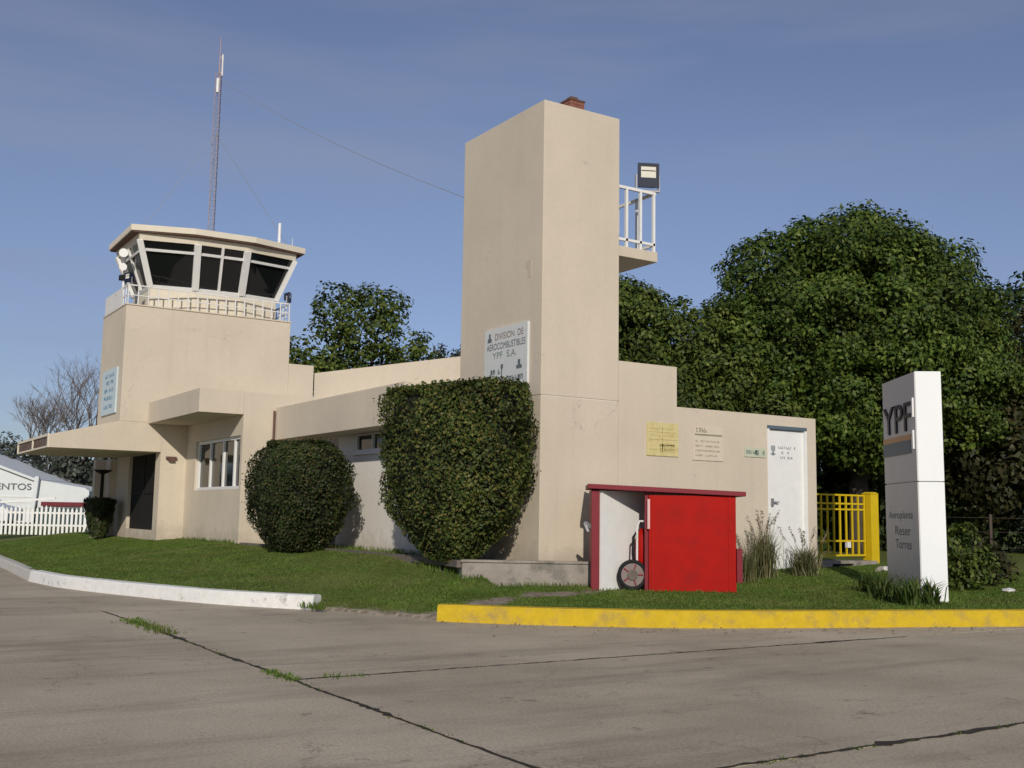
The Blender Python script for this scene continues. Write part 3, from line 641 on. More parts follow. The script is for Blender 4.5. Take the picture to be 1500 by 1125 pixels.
tag(t, 'thin wire strung from the lattice mast down to the tall blank tower', 'wire')
tag(MB().tube([(1.05, 16.1, 9.49), (1.05, 16.1, 9.80), (1.05, 16.1, 10.35)], [.035, .05, .045], 8).build('whip_antenna', M_WHITE), 'short thick white stick antenna on the control tower roof', 'antenna')
tag(MB().tube([(1.55, 16.3, 9.49), (1.55, 16.3, 10.0)], [.018, .008], 6).build('whip_antenna', M_WHITED), 'very thin whip antenna at the roof corner of the control tower', 'antenna')
tag(MB().box(-1.52, -1.36, 16.0, 16.2, 9.5, 9.68).build('junction_box', M_BLK), 'small dark box on the control tower roof near the mast', 'box')

# signboard on the tall tower
t = thing('signboard', 'white lettered signboard fixed to the tall tower above the big clipped bush', 'sign', (0, 0, 0))
MB().box(-.05, -.003, .37, 1.84, 3.80, 4.92).build('board', M_BOARD, t, bevel=.004)
fr_ = ((-.052, 1.80, 3.82), (0, -1, 0), (0, 0, 1), (-1, 0, 0))
plate_text('lettering', 'DIVISION  DE', fr_, .34, .88, .96, .12, M_INKR, t)
plate_text('lettering', 'AEROCOMBUSTIBLES', fr_, .05, .70, 1.32, .12, M_INKG, t)
plate_text('lettering', 'YPF  S.A.', fr_, .26, .53, .82, .12, M_INKGR, t)
plate_marks('emblem', [(.08, .22, .86, .93), (.12, .18, .93, 1.02)], fr_, M_INKG, t)
plate_marks('lettering', [(.10 + a, .10 + b, .08 + c, .08 + d) for a, b, c, d in marks(13, 1.22, .09, 25)] + [(.55, .63, .33, .41), (.57, .60, .14, .33)] + [(.2 + a, .2 + b, .24 + c, .24 + d) for a, b, c, d in marks(4, .34, .09, 26)] + [(1.08, 1.26, .28, .34), (1.13, 1.21, .34, .44)], fr_, M_INKG, t)
# banner on the control tower
t = thing('banner', 'pale blue banner with vertical print on the narrow side of the control tower', 'banner', (0, 0, 0))
MB().box(-3.53, -3.485, 16.15, 17.95, 4.18, 5.48).build('board', M_LBLUE, t)
plate_marks('lettering', [(.35 + a, .35 + b, zz + c, zz + d) for k, zz in enumerate((.15, .40, .62, .85, 1.05)) for a, b, c, d in marks(6, 1.1, .10, 40 + k)], ((-3.531, 17.9, 4.2), (0, -1, 0), (0, 0, 1), (-1, 0, 0)), M_BLUEI, t)
# notices on the right wing
t = thing('poster', 'yellowed poster with faint map lines on the right wing wall', 'poster', (2.36, 0, 2.62))
MB().box(0, .76, -.02, -.002, 0, .62).build('sheet', M_PAPY, t)
plate_marks('print', [(.05, .71, .30, .315), (.05, .71, .44, .45), (.36, .375, .05, .55)] + [(.08 + a, .08 + b, z + c, z + d) for k, z in enumerate((.10, .18, .36, .49)) for a, b, c, d in marks(9, .6, .035, 60 + k)] + [(.30, .66, .08, .24)], ((0, -.021, 0), (1, 0, 0), (0, 0, 1), (0, -1, 0)), M_INKY, t)
t = thing('poster', 'cream notice with a dark ruled heading on the right wing wall', 'poster', (3.47, 0, 2.58))
MB().box(0, .79, -.02, -.002, 0, .64).build('sheet', M_PAPC, t)
plate_marks('heading', [(.06, .76, .475, .505)] + [(.10 + a, .10 + b, .535 + c, .535 + d) for a, b, c, d in marks(4, .27, .085, 70)], ((0, -.021, 0), (1, 0, 0), (0, 0, 1), (0, -1, 0)), M_INKO, t)
plate_marks('print', [(.08 + a, .08 + b, z + c, z + d) for k, z in enumerate((.08, .17, .26, .35)) for a, b, c, d in marks(10, .62, .03, 80 + k)], ((0, -.021, 0), (1, 0, 0), (0, 0, 1), (0, -1, 0)), M_CURT, t)
t = thing('direction_plate', 'small pale green plate with dark marks beside the white door', 'sign', (4.83, 0, 2.70))
MB().box(0, .58, -.018, -.002, 0, .19).build('plate', M_PAPG, t)
plate_marks('print', [(.04 + a, .04 + b, .06 + c, .06 + d) for a, b, c, d in marks(5, .3, .07, 90)] + [(.28, .38, .04, .14), (.49, .54, .05, .13)], ((0, -.019, 0), (1, 0, 0), (0, 0, 1), (0, -1, 0)), M_INKGR, t)

# ------------------------------------------------------------------ red shed (local frame: x along front, y back)
RZ = math.atan2(UY, UX)
t = thing('red_shed', 'low red fire equipment shed with flat crimson roof and half open front', 'shed', (.32, -1.28, .28), RZ)
MB().box(-.13, .0, 0, 1.08, 0, 1.64).build('side_wall', M_DRED, t, bevel=.006)
MB().box(2.14, 2.22, .06, 1.08, 0, 1.60).build('side_wall', M_RED, t, bevel=.006)
MB().box(.001, 2.139, 1.02, 1.08, 0, 1.62).build('back_wall', M_WHITED, t)
MB().loft([[(.005, .05, 0), (.04, .02, 0), (.98, 1.0, 0), (.94, 1.015, 0)], [(.005, .05, 1.63), (.04, .02, 1.63), (.98, 1.0, 1.63), (.94, 1.015, 1.63)]]).build('inner_wall', M_WHITE, t)
MB().loft([[(-.19, -.10, 1.66), (-.19, 1.2, 1.66), (-.19, 1.2, 1.735), (-.19, -.10, 1.735)], [(2.36, -.10, 1.565), (2.36, 1.2, 1.565), (2.36, 1.2, 1.64), (2.36, -.10, 1.64)]]).build('roof', M_DRED, t, bevel=.006)
dr = MB().box(.80, 2.20, -.03, .03, .02, 1.565).build('sliding_panel', M_RED, t, bevel=.005)
MB().box(.84, .90, -.04, -.031, .03, 1.55).build('batten', M_RED, dr)
MB().box(2.08, 2.14, -.04, -.031, .03, 1.55).build('batten', M_RED, dr)
MB().box(.775, .815, -.045, -.031, 1.02, 1.50).build('latch_strip', surf('pink_white_paint', (.66, .42, .40), .6), dr)
MB().box(.74, .80, .04, .10, .02, 1.60).build('middle_post', M_DRED, t)
MB().box(2.221, 2.31, .0, .16, .18, .72).build('side_box', M_DRED, t)
MB().bar((-.13, .1, 1.02), (-.24, .02, 1.10), .06).bar((-.24, .02, 1.1), (-.18, .02, .96), .04).build('side_bracket', M_GREY, t)
# wheeled extinguisher standing in the open bay
t = thing('extinguisher_cart', 'wheeled fire extinguisher parked in the open bay of the red shed', 'extinguisher', (.32 + UX * .60 + VX * .16, -1.28 + UY * .60 + VY * .16, .30), RZ)
def ringpts(r, x, z, n=24): return [(x, r * math.cos(k * 2 * math.pi / n), z + r * math.sin(k * 2 * math.pi / n)) for k in range(n)]
def wheel(x):
    import math as _m
    # wheel faces front (axis along y)
    mb = MB(); n = 28
    rings = []
    for k in range(n):
        a = 2 * math.pi * k / n; c, s = math.cos(a), math.sin(a)
        rings.append([(x + (.215 + .033 * math.cos(b)) * c, .03 * math.sin(b), .25 + (.215 + .033 * math.cos(b)) * s) for b in [2 * math.pi * j / 8 for j in range(8)]])
    rings.append(rings[0]); mb.loft(rings, cap=False)
    w = mb.build('wheel', M_BLK, t, smooth=True)
    MB().tube([(x, -.015, .25), (x, .015, .25)], .186, 24).build('rim', M_RIM, w)
    MB().tube([(x, -.04, .25), (x, .03, .25)], .085, 16).build('hub', M_BARKP, w)
    for k in range(5):
        a = k * 1.257; MB().bar((x, -.022, .25), (x + .175 * math.cos(a), -.022, .25 + .175 * math.sin(a)), .022, .012, (0, 1, 0)).build('spoke', M_DRED, w)
wheel(-.05)
MB().tube([(.12, .18, .14), (.12, .18, .2), (.12, .18, .84), (.12, .18, .92), (.12, .18, 1.0)], [.06, .11, .11, .07, .03], 16).build('cylinder', M_RED, t, smooth=True)
MB().tube([(.03, .08, .30), (.03, .06, 1.02), (.07, .06, 1.12), (.2, .06, 1.12)], .018, 8).bar((.03, .08, .3), (.12, .18, .2), .03).build('handle_frame', M_WHITED, t)
MB().tube([(-.03, .05, .42), (-.05, .03, .6), (-.04, .04, .86), (.06, .1, .98)], .016, 8).build('hose', M_BLK, t)

# ------------------------------------------------------------------ pylon sign
t = thing('pylon_sign', 'tall grey and white pylon sign lettered YPF beside the yellow kerb', 'sign', (4.23, -4.45, .20), RZ)
t.rotation_euler = (0, math.radians(-.25), RZ)
H0 = .10
MB().box(.012, .42, 0, 1.68, -.1, 1.91 + H0 * 0).build('lower_cabinet', M_SIGNW, t, bevel=.006)
MB().box(.012, .42, 0, 1.68, 1.925, 3.68).build('upper_cabinet', M_SIGNW, t, bevel=.006)
MB().box(.03, .40, .02, 1.66, 1.905, 1.93).build('cabinet_joint', M_GREY, t)
MB().box(0, .0115, .012, 1.675, -.08, 1.905).build('lower_face', M_SIGNG, t)
uf = MB().box(0, .0115, .012, 1.675, 1.93, 3.675).build('upper_face', M_SIGNG, t)
o = link('letters', text_mesh('letters', 'YPF', .68, M_LETTER, .012), uf)
o.matrix_local = Matrix(((0, 0, -1, -.014), (-1, 0, 0, 1.60), (0, 1, 0, 2.75), (0, 0, 0, 1)))
bb = [v.co.x for v in o.data.vertices]; w_ = max(bb) - min(bb)
for v in o.data.vertices: v.co.x = (v.co.x - min(bb)) / w_ * 1.42
MB().box(-.012, -.0005, .25, 1.67, 2.60, 2.69).build('orange_band', M_ORANGE, uf)
MB().box(-.012, -.0005, .25, 1.67, 2.38, 2.599).build('slate_band', M_SLATE, uf)
MB().box(-.03, -.0005, .08, .16, 2.44, 2.74).box(-.03, -.0005, .06, .12, 2.95, 3.26).build('edge_glint', M_WHITE, uf)  # white blocks painting the glint on the raised edges
pf = ((-.0005, 1.68, 0), (0, -1, 0), (0, 0, 1), (-1, 0, 0))
plate_text('lettering', 'Aeroplanta', pf, .18, 1.29, 1.22, .17, M_INKS, t)
plate_text('lettering', 'Reser', pf, .50, 1.06, .78, .15, M_INKS, t)
plate_text('lettering', 'Torres', pf, .50, .84, .80, .15, M_INKS, t)

# ------------------------------------------------------------------ yellow gate
t = thing('yellow_gate', 'yellow tubular metal gate between the building end and a yellow post', 'gate', (6.95, .15, .70))
g_ = MB()
for z in (.06, .36, 1.02, 1.14, 1.32): g_.bar((0, 0, z), (1.56, 0, z), .035)
fr_g = g_.build('gate_frame', M_YELL, t)
bar_me = MB().bar((0, 0, .06), (0, 0, 1.32), .032).mesh('bar', M_YELL)
for k in range(9):
    o = link('bar', bar_me, t); o.location = (.02 + k * .19, 0, 0)
MB().box(.95, 1.05, -.05, .02, .22, .34).build('latch', M_WHITED, t)
t = thing('gate_post', 'square yellow gate post at the free end of the yellow gate', 'post', (8.54, .12, .48))
MB().box(0, .24, -.12, .12, 0, 1.58).build('post', M_YELL, t, bevel=.01)
MB().loft([[(-.012, -.132, 1.58), (.252, -.132, 1.58), (.252, .132, 1.58), (-.012, .132, 1.58)], [(.04, -.08, 1.62), (.20, -.08, 1.62), (.20, .08, 1.62), (.04, .08, 1.62)]]).build('cap', M_YELL, t)
t = thing('concrete_step', 'rough concrete sill with a dark drain hole under the yellow gate', 'step', (6.88, -.12, .40))
MB().box(0, .30, 0, .5, 0, .26).box(.301, .95, .06, .5, 0, .20).box(.951, 1.7, 0, .5, 0, .25).build('sill', M_CONC, t, bevel=.02)
MB().box(.301, .95, .0, .5, .201, .262).build('cover_plate', M_CONC, t)
MB().box(.32, .94, .05, .059, .0, .20).build('drain_hole_dark', M_DARK, t)  # thin near-black plate; the darkness of the hole is painted on
def stone(x, y, r, label, mat=M_CONC, sq=.6):
    bm = bmesh.new(); bmesh.ops.create_icosphere(bm, subdivisions=2, radius=r)
    for v in bm.verts: v.co *= random.uniform(.8, 1.2); v.co.z *= sq
    me = bpy.data.meshes.new('stone'); bm.to_mesh(me); bm.free(); me.materials.append(mat)
    z = float(ground_z(np.array([x]), np.array([y]))[0]); o = link('stone', me); o.location = (x, y, z + r * .25)
    return tag(o, label, 'stone', 'rubble stones below the gate' if 'rubble' in label else None)
for k in range(7): stone(8.0 - k * .13 + random.uniform(-.2, .5), -.35 - random.uniform(0, .9), random.uniform(.06, .12), 'small broken rubble stone lying below the yellow gate', M_CONC if k % 2 else M_WHITED)
stone(7.05, -4.1, .12, 'pale flat stone in the grass beyond the pylon sign', M_WHITED, .35)
# ------------------------------------------------------------------ vegetation
def skeleton(mb, base, targets, r0, h_fork, lean=(0, 0)):
    bx, by, bz = base
    fork = Vector((bx + lean[0], by + lean[1], bz + h_fork))
    mb.tube([(bx, by, bz - .15), (bx + lean[0] * .2, by + lean[1] * .2, bz + h_fork * .35), fork], [r0 * 1.35, r0, r0 * .8], 9)
    for q in targets:
        q = Vector(q); m = fork.lerp(q, .5) + Vector((random.uniform(-.3, .3), random.uniform(-.3, .3), .35))
        mb.tube([fork - Vector((0, 0, .2)), m, q], [r0 * .6, r0 * .36, r0 * .1], 7)
        for _ in range(3):
            s = m.lerp(q, random.uniform(0, .6)); e = s + Vector((random.uniform(-1, 1), random.uniform(-1, 1), random.uniform(.2, 1))) * .9
            mb.tube([s, s.lerp(e, .5) + Vector((0, 0, .1)), e], [r0 * .25, r0 * .16, r0 * .05], 5)
def crown_points(lobes, clump_r, leaves, squash=.8, dens=1.0, inner=.25):
    PP, NN = [], []
    for (c, R) in lobes:
        c = np.array(c); R = np.array(R); area = 4 * math.pi * ((R[0] * R[1]) ** 1.6 / 3 + (R[0] * R[2]) ** 1.6 / 3 + (R[1] * R[2]) ** 1.6 / 3) ** (1 / 1.6)
        nc = int(dens * area / (clump_r ** 2 * 1.6))
        d = unit(rng.normal(size=(nc, 3))); rad = np.where(rng.random(nc) < inner, rng.uniform(.35, .8, nc), rng.uniform(.82, 1.06, nc))
        cc = c + d * R * rad[:, None]; cr_ = clump_r * rng.uniform(.6, 1.35, nc)
        for k in range(nc):
            n = max(6, int(leaves * (cr_[k] / clump_r) ** 2)); e = unit(rng.normal(size=(n, 3)) + d[k] * .45 + np.array([0, 0, .25]))
            p = cc[k] + e * np.array([1, 1, squash]) * cr_[k] * rng.uniform(.45, 1.1, n)[:, None]
            PP.append(p); NN.append(unit(e + d[k] * .5 + np.array([0, 0, .35]) + rng.normal(size=(n, 3)) * .55))
    return np.concatenate(PP), np.concatenate(NN)
def tree(name, label, base, lobes, clump_r, leaves, leaf, mat, trunk_r, fork, bark=M_BARK, group=None, dens=1.0, zmin=None):
    t = thing(name, label, 'tree', base, group=group)
    b = Vector(base); mb = MB(); skeleton(mb, (0, 0, 0), [Vector(c) - b for c, R in lobes], trunk_r, fork)
    mb.build('trunk', bark, t, smooth=True)
    P, Nn = crown_points(lobes, clump_r, leaves, dens=dens)
    if zmin is not None: k = P[:, 2] > zmin; P, Nn = P[k], Nn[k]
    link('crown', leaf_mesh('crown', P - np.array(base), Nn, leaf, mat), t); return t
GT = 'trees behind the building'
tree('broadleaf_tree', 'large round dense green tree behind the right wing and pylon sign', (15.0, 5.7, .62),
     [((14.8, 5.8, 7.0), (3.3, 3.3, 3.3)), ((14.8, 5.8, 6.6), (2.5, 2.5, 2.5)), ((13.2, 7.0, 7.6), (1.9, 1.9, 2.0)), ((16.5, 4.7, 7.5), (2.0, 2.0, 2.1)), ((12.7, 7.2, 5.6), (2.1, 2.1, 2.2)), ((17.0, 4.4, 5.8), (2.0, 2.0, 2.3)), ((14.6, 4.9, 4.9), (2.2, 1.9, 1.9)), ((15.2, 5.4, 9.0), (1.6, 1.6, 1.3))],
     .50, 125, .145, M_LGREEN, .32, 2.4, dens=1.25)
tree('broadleaf_tree', 'lower green tree showing just beside the tall blank tower', (9.4, 7.6, .62),
     [((9.2, 7.7, 6.2), (1.25, 1.25, 1.5)), ((8.2, 8.3, 5.9), (1.3, 1.3, 2.1)), ((7.6, 8.8, 4.6), (1.3, 1.3, 1.8)), ((8.6, 8.0, 6.6), (.9, .9, 1.2)), ((10.6, 7.0, 5.4), (1.4, 1.4, 1.9)), ((9.6, 7.2, 3.8), (1.9, 1.6, 1.6)), ((9.4, 7.6, 5.0), (1.4, 1.1, 1.2)), ((11.4, 6.4, 3.8), (1.4, 1.4, 1.5)), ((7.9, 8.2, 7.35), (.55, .55, .9))],
     .42, 95, .135, M_LMID, .22, 1.8, dens=1.2)
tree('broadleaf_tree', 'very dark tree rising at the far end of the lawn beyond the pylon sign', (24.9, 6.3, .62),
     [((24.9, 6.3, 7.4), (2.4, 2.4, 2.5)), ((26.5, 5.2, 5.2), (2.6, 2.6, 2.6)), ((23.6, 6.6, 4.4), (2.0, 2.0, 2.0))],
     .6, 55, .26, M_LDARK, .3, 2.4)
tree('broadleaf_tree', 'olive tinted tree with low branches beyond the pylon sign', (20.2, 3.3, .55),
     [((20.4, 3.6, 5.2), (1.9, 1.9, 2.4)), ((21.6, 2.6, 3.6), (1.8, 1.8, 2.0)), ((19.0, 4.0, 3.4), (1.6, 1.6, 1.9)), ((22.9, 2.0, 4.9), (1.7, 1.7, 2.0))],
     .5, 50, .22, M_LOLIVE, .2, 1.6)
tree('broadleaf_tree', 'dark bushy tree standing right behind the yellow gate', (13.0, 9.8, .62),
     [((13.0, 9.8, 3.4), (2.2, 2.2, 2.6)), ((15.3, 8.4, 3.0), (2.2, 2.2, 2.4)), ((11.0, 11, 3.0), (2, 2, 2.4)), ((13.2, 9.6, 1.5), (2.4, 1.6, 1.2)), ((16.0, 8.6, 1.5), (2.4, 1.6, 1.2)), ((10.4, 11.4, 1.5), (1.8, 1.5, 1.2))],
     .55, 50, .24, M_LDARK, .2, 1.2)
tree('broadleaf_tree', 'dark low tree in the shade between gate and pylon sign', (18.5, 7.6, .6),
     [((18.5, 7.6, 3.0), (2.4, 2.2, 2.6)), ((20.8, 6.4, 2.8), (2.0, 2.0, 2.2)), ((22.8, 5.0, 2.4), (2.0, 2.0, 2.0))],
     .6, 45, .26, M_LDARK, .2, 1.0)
tree('airy_tree', 'open crowned grey green tree between control tower and tall tower', (7.7, 24.3, .62),
     [((7.6, 24.3, 8.6), (1.5, 1.5, 1.8)), ((6.9, 24.8, 9.6), (.8, .8, 1.0)), ((8.3, 23.8, 9.5), (.9, .9, 1.0)), ((9.3, 23.2, 7.6), (1.0, 1.0, 1.2)), ((6.4, 25, 7.6), (1.2, 1.2, 1.4)), ((7.8, 24, 6.6), (2.2, 2.2, 1.5))],
     .40, 26, .20, M_LMID, .22, 3.2, dens=.75)
tree('airy_tree', 'low leafy treetop just showing beside the control tower shaft', (5.3, 26.0, .62),
     [((5.4, 25.9, 7.4), (1.0, 1.0, 1.1)), ((5.0, 26.3, 6.2), (1.4, 1.4, 1.2))], .38, 30, .2, M_LMID, .18, 3.0)
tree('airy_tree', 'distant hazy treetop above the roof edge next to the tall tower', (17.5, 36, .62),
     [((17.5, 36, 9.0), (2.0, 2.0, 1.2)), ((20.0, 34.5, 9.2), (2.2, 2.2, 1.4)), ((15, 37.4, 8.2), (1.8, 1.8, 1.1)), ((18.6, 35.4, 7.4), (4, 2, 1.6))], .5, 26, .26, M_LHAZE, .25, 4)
# leafless tree on the left
def bare_tree(base, h, label):
    t = thing('bare_tree', label, 'tree', base); mb = MB(); tw = MB()
    def grow(p, d, l, r, lev):
        q = p + d * l; m = p.lerp(q, .5) + Vector((random.uniform(-1, 1), random.uniform(-1, 1), random.uniform(-.3, .5))) * l * .08
        (mb if lev < 3 else tw).tube([p, m, q], [r, r * .8, r * .6], 6 if lev < 3 else 3, cap=False)
        if lev >= 6: return
        for _ in range(3 if lev > 0 else 5):
            nd = (d + Vector((random.uniform(-1, 1), random.uniform(-1, 1), random.uniform(-.25, .75))) * .75).normalized()
            grow(p.lerp(q, random.uniform(.6, 1)), nd, l * random.uniform(.58, .82), r * .58, lev + 1)
    grow(Vector((0, 0, -.1)), Vector((.05, 0, 1)), h * .34, .16, 0)
    mb.build('trunk', M_BARKP, t); tw.build('crown', M_BARKP, t)
bare_tree((4.6, 63.4, .6), 12.0, 'leafless grey tree behind the porch canopy left of the control tower')
bare_tree((2.2, 65.5, .6), 10.5, 'thin leafless tree further along behind the white event tent')
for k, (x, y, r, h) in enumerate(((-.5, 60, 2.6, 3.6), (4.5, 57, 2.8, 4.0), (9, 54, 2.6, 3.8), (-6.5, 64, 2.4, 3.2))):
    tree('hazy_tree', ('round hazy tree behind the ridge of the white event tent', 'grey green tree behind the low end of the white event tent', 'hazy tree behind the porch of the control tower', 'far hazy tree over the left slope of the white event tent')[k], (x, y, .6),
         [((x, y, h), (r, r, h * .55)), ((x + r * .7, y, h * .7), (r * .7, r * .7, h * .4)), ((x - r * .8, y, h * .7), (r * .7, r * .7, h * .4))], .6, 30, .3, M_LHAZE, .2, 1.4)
# distant wood that closes the horizon
def far_wood():
    PP, NN = [], []
    for k in range(230):
        a = rng.uniform(-.35, 1.55); d = rng.uniform(75, 120)
        c = np.array([CAM_POS.x + d * math.sin(a), CAM_POS.y + d * math.cos(a), 0.6]); h = rng.uniform(2.4, 4.2)
        if a > .95: h *= 1.5
        n = 230; e = unit(rng.normal(size=(n, 3))); PP.append(c + np.array([0, 0, h * .55]) + e * np.array([3.6, 3.6, h * .55]) * rng.uniform(.6, 1.05, n)[:, None]); NN.append(unit(e + rng.normal(size=(n, 3)) * .5))
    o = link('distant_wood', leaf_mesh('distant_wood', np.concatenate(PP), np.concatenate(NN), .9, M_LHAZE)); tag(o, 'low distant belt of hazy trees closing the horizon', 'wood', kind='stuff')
far_wood()
def clipped_bush(label, base, c, a, b, zt, leaf, count, mat, prof, rot=0., stems=6):
    """clipped shrub: superellipse footprint a (along y) x b (along x), radius profile prof over height"""
    t = thing('clipped_bush', label, 'bush', base); bx, by, bz = base
    mb = MB()
    for k in range(stems):
        ang = k * 2 * math.pi / stems; top = Vector((c[0] - bx + .55 * b * math.cos(ang), c[1] - by + .55 * a * math.sin(ang), (zt - bz) * .75))
        mb.tube([(.08 * math.cos(ang), .08 * math.sin(ang), -.05), top * .5 + Vector((0, 0, .1)), top], [.05, .035, .012], 6)
    mb.build('trunk', M_BARK, t, smooth=True)
    n = count; h = rng.uniform(0, 1, n) ** .85; th = rng.uniform(0, 2 * math.pi, n)
    zs, rs = zip(*prof); rr = np.interp(h, zs, rs)
    ce, se = np.cos(th), np.sin(th); ex = .78
    sx = np.sign(ce) * np.abs(ce) ** ex; sy = np.sign(se) * np.abs(se) ** ex
    lump = 1 + .045 * np.sin(th * 5 + h * 9) + .04 * np.sin(th * 9 - h * 14 + 1) + .03 * np.sin(th * 3 + h * 21)
    rho = np.where(rng.random(n) < .72, rng.uniform(.90, 1.03, n), np.sqrt(rng.uniform(.1, .85, n)))
    sp = rng.random(n) < .05; rho = np.where(sp, rho + rng.uniform(0, .09, n), rho)
    thin = (np.sin(th * 4 + 2 + 3 * h) * np.sin(h * 11 + th * 2) > .72) & (rng.random(n) < .6); rho = np.where(thin, rho * rng.uniform(.8, .92, n), rho)
    x = c[0] + b * sx * rr * rho * lump; y = c[1] + a * sy * rr * rho * lump; z = bz + .02 + h * (zt - bz)
    k = n // 5                                             # flat clipped top
    rt = np.sqrt(rng.uniform(0, 1, k)); z[:k] = zt - .02 + .05 * rng.normal(size=k) * .7 + .05 * np.sin(th[:k] * 3) ; ktop = np.interp(.97, zs, rs)
    x[:k] = c[0] + b * sx[:k] * ktop * rt; y[:k] = c[1] + a * sy[:k] * ktop * rt
    P = np.stack([x, y, z], 1); Nn = unit(np.stack([sx / b, sy / a, np.full(n, .25)], 1) + rng.normal(size=(n, 3)) * .55)
    Nn[:k] = unit(np.array([0, 0, 1.]) + rng.normal(size=(k, 3)) * .6)
    keep = (P[:, 0] < -.03) | (P[:, 1] < -.03)
    P, Nn = P[keep], Nn[keep]
    link('crown', leaf_mesh('crown', P - np.array(base), Nn, leaf, mat, .6), t)
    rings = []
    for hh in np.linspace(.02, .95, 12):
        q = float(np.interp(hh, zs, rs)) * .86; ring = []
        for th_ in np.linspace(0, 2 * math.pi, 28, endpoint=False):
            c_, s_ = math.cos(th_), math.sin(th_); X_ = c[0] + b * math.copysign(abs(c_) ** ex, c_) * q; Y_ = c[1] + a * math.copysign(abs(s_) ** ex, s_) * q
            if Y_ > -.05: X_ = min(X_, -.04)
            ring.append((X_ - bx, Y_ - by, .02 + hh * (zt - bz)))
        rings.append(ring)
    MB().loft(rings).build('dark_core', M_INNER, t, smooth=True); return t  # solid dark core added to stand for the shaded inside of the bush
clipped_bush('big clipped bush with flat top against the tall tower', (-.75, 1.20, .66), (-1.02, 1.22), 1.74, .97, 3.66, .064, 50000, M_LBUSH,
             [(0, .30), (.05, .42), (.14, .62), (.30, .88), (.45, .98), (.88, 1.0), (.96, .98), (1, .93)])
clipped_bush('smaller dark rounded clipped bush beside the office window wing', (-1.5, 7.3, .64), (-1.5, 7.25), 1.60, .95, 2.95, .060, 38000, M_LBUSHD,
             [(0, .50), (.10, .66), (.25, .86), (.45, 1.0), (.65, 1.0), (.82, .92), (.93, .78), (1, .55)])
t = clipped_bush('small dark hedge block standing by the porch of the control tower', (-2.85, 20.0, .6), (-2.95, 20.0), .62, .45, 1.75, .08, 6000, M_LBUSHD, [(0, .45), (.4, .75), (1, 1)])

def blades(name, P, h, w, lean, mat, parent=None, curve=.35):
    """bent two-segment blades: P (n,3), h (n), w (n), lean dir (n,2) scaled"""
    n = len(P); a = rng.uniform(0, 2 * math.pi, n); side = np.stack([np.cos(a), np.sin(a), 0 * a], 1) * (w[:, None] * .5)
    L3 = np.concatenate([lean, np.zeros((n, 1))], 1); up = np.array([0, 0, 1.])
    m = P + L3 * .32 + up * (h * .62)[:, None]; tp = P + L3 + up * (h * (1 - curve * np.minimum(1, np.linalg.norm(lean, axis=1) / np.maximum(h, 1e-6))))[:, None]
    V = np.empty((n, 5, 3)); V[:, 0] = P - side; V[:, 1] = P + side; V[:, 2] = m + side * .8; V[:, 3] = m - side * .8; V[:, 4] = tp
    i = np.arange(n)[:, None] * 5; F3 = np.concatenate([i + np.array([[0, 1, 2]]), i + np.array([[0, 2, 3]]), i + np.array([[3, 2, 4]])])
    return link(name, np_mesh(name, V.reshape(-1, 3), F3, mat), parent)
def lawn_grass():
    n = 600000
    x = np.concatenate([rng.uniform(-6.6, 1.5, n // 2), rng.uniform(-4, 11, n // 2)]); y = np.concatenate([rng.uniform(-2.5, 26, n // 2), rng.uniform(-8.2, .5, n // 2)])
    sd = lawn_sd(x, y); pd = np.full(n, 9.)
    for a, b in zip(PATH[:-1], PATH[1:]): pd = np.minimum(pd, seg_dist(x, y, a, b))
    wob = .12 * np.sin(x * 5 + y * 3) + .08 * np.sin(x * 11 - y * 7)
    nn_ = x * VX + y * VY; tt = (x + .198) * UX + (y + .289) * UY
    ok = (sd > .2) & (rng.random(n) < sst(.1, .5, pd + wob)) & (seg_dist(x, y, KW[-1], KY[0]) + wob > .4 * rng.random(n) + .1)
    ok &= ~((x > -.02) & (y > -.02)) & ~((x > -1.1) & (y > .5) & (rng.random(n) > .12)) & ~((x > -1.6) & (y > 10.8)) & ~((x > -2.35) & (y > 15.6))
    ok &= ~((nn_ > -.4) & (tt > -1.35) & (tt < 1.3) & (x < 1.2))
    sx = (x - .32) * UX + (y + 1.28) * UY; sy = (x - .32) * VX + (y + 1.28) * VY; ok &= ~((sx > -.15) & (sx < 2.25) & (sy > -.02) & (sy < 1.1))
    px = (x - 4.23) * UX + (y + 4.45) * UY; py = (x - 4.23) * VX + (y + 4.45) * VY; ok &= ~((px > -.02) & (px < .44) & (py > -.02) & (py < 1.7))
    x, y = x[ok], y[ok]; n = len(x); z = ground_z(x, y, sd[ok])
    clump = .5 + .5 * np.sin(x * 3.1 + 1.3 * np.sin(y * 2.2)) * np.sin(y * 2.7 + 1.1 * np.sin(x * 1.9))
    h = rng.uniform(.018, .040, n) * (.75 + .5 * clump) * np.where(x > 0, 1.25, 1.)
    h = np.where(rng.random(n) < .015, h * 2.0, h); ln = rng.normal(size=(n, 2)) * (h * .5)[:, None]
    o = blades('grass', np.stack([x, y, z - .005], 1), h, rng.uniform(.008, .014, n), ln, M_BLADE)
    tag(o, 'short mown green grass covering the lawn', 'grass', kind='stuff')
lawn_grass()
def tufts(spots, label, name='grass', hmul=1., mat=M_BLADE, road_z=None):
    P, H, Wd, Ln = [], [], [], []
    for (x, y, r, n, h) in spots:
        p = rng.normal(size=(n, 2)) * r * .5; xx = x + p[:, 0]; yy = y + p[:, 1]
        zz = np.full(n, road_z) if road_z is not None else ground_z(xx, yy)
        P.append(np.stack([xx, yy, zz], 1)); hh = h * rng.uniform(.4, 1.1, n); H.append(hh); Wd.append(rng.uniform(.008, .016, n)); Ln.append(unit(p + 1e-4) * (hh * rng.uniform(.1, .8, n))[:, None])
    o = blades(name, np.concatenate(P), np.concatenate(H), np.concatenate(Wd), np.concatenate(Ln), mat); tag(o, label, 'grass', kind='stuff')
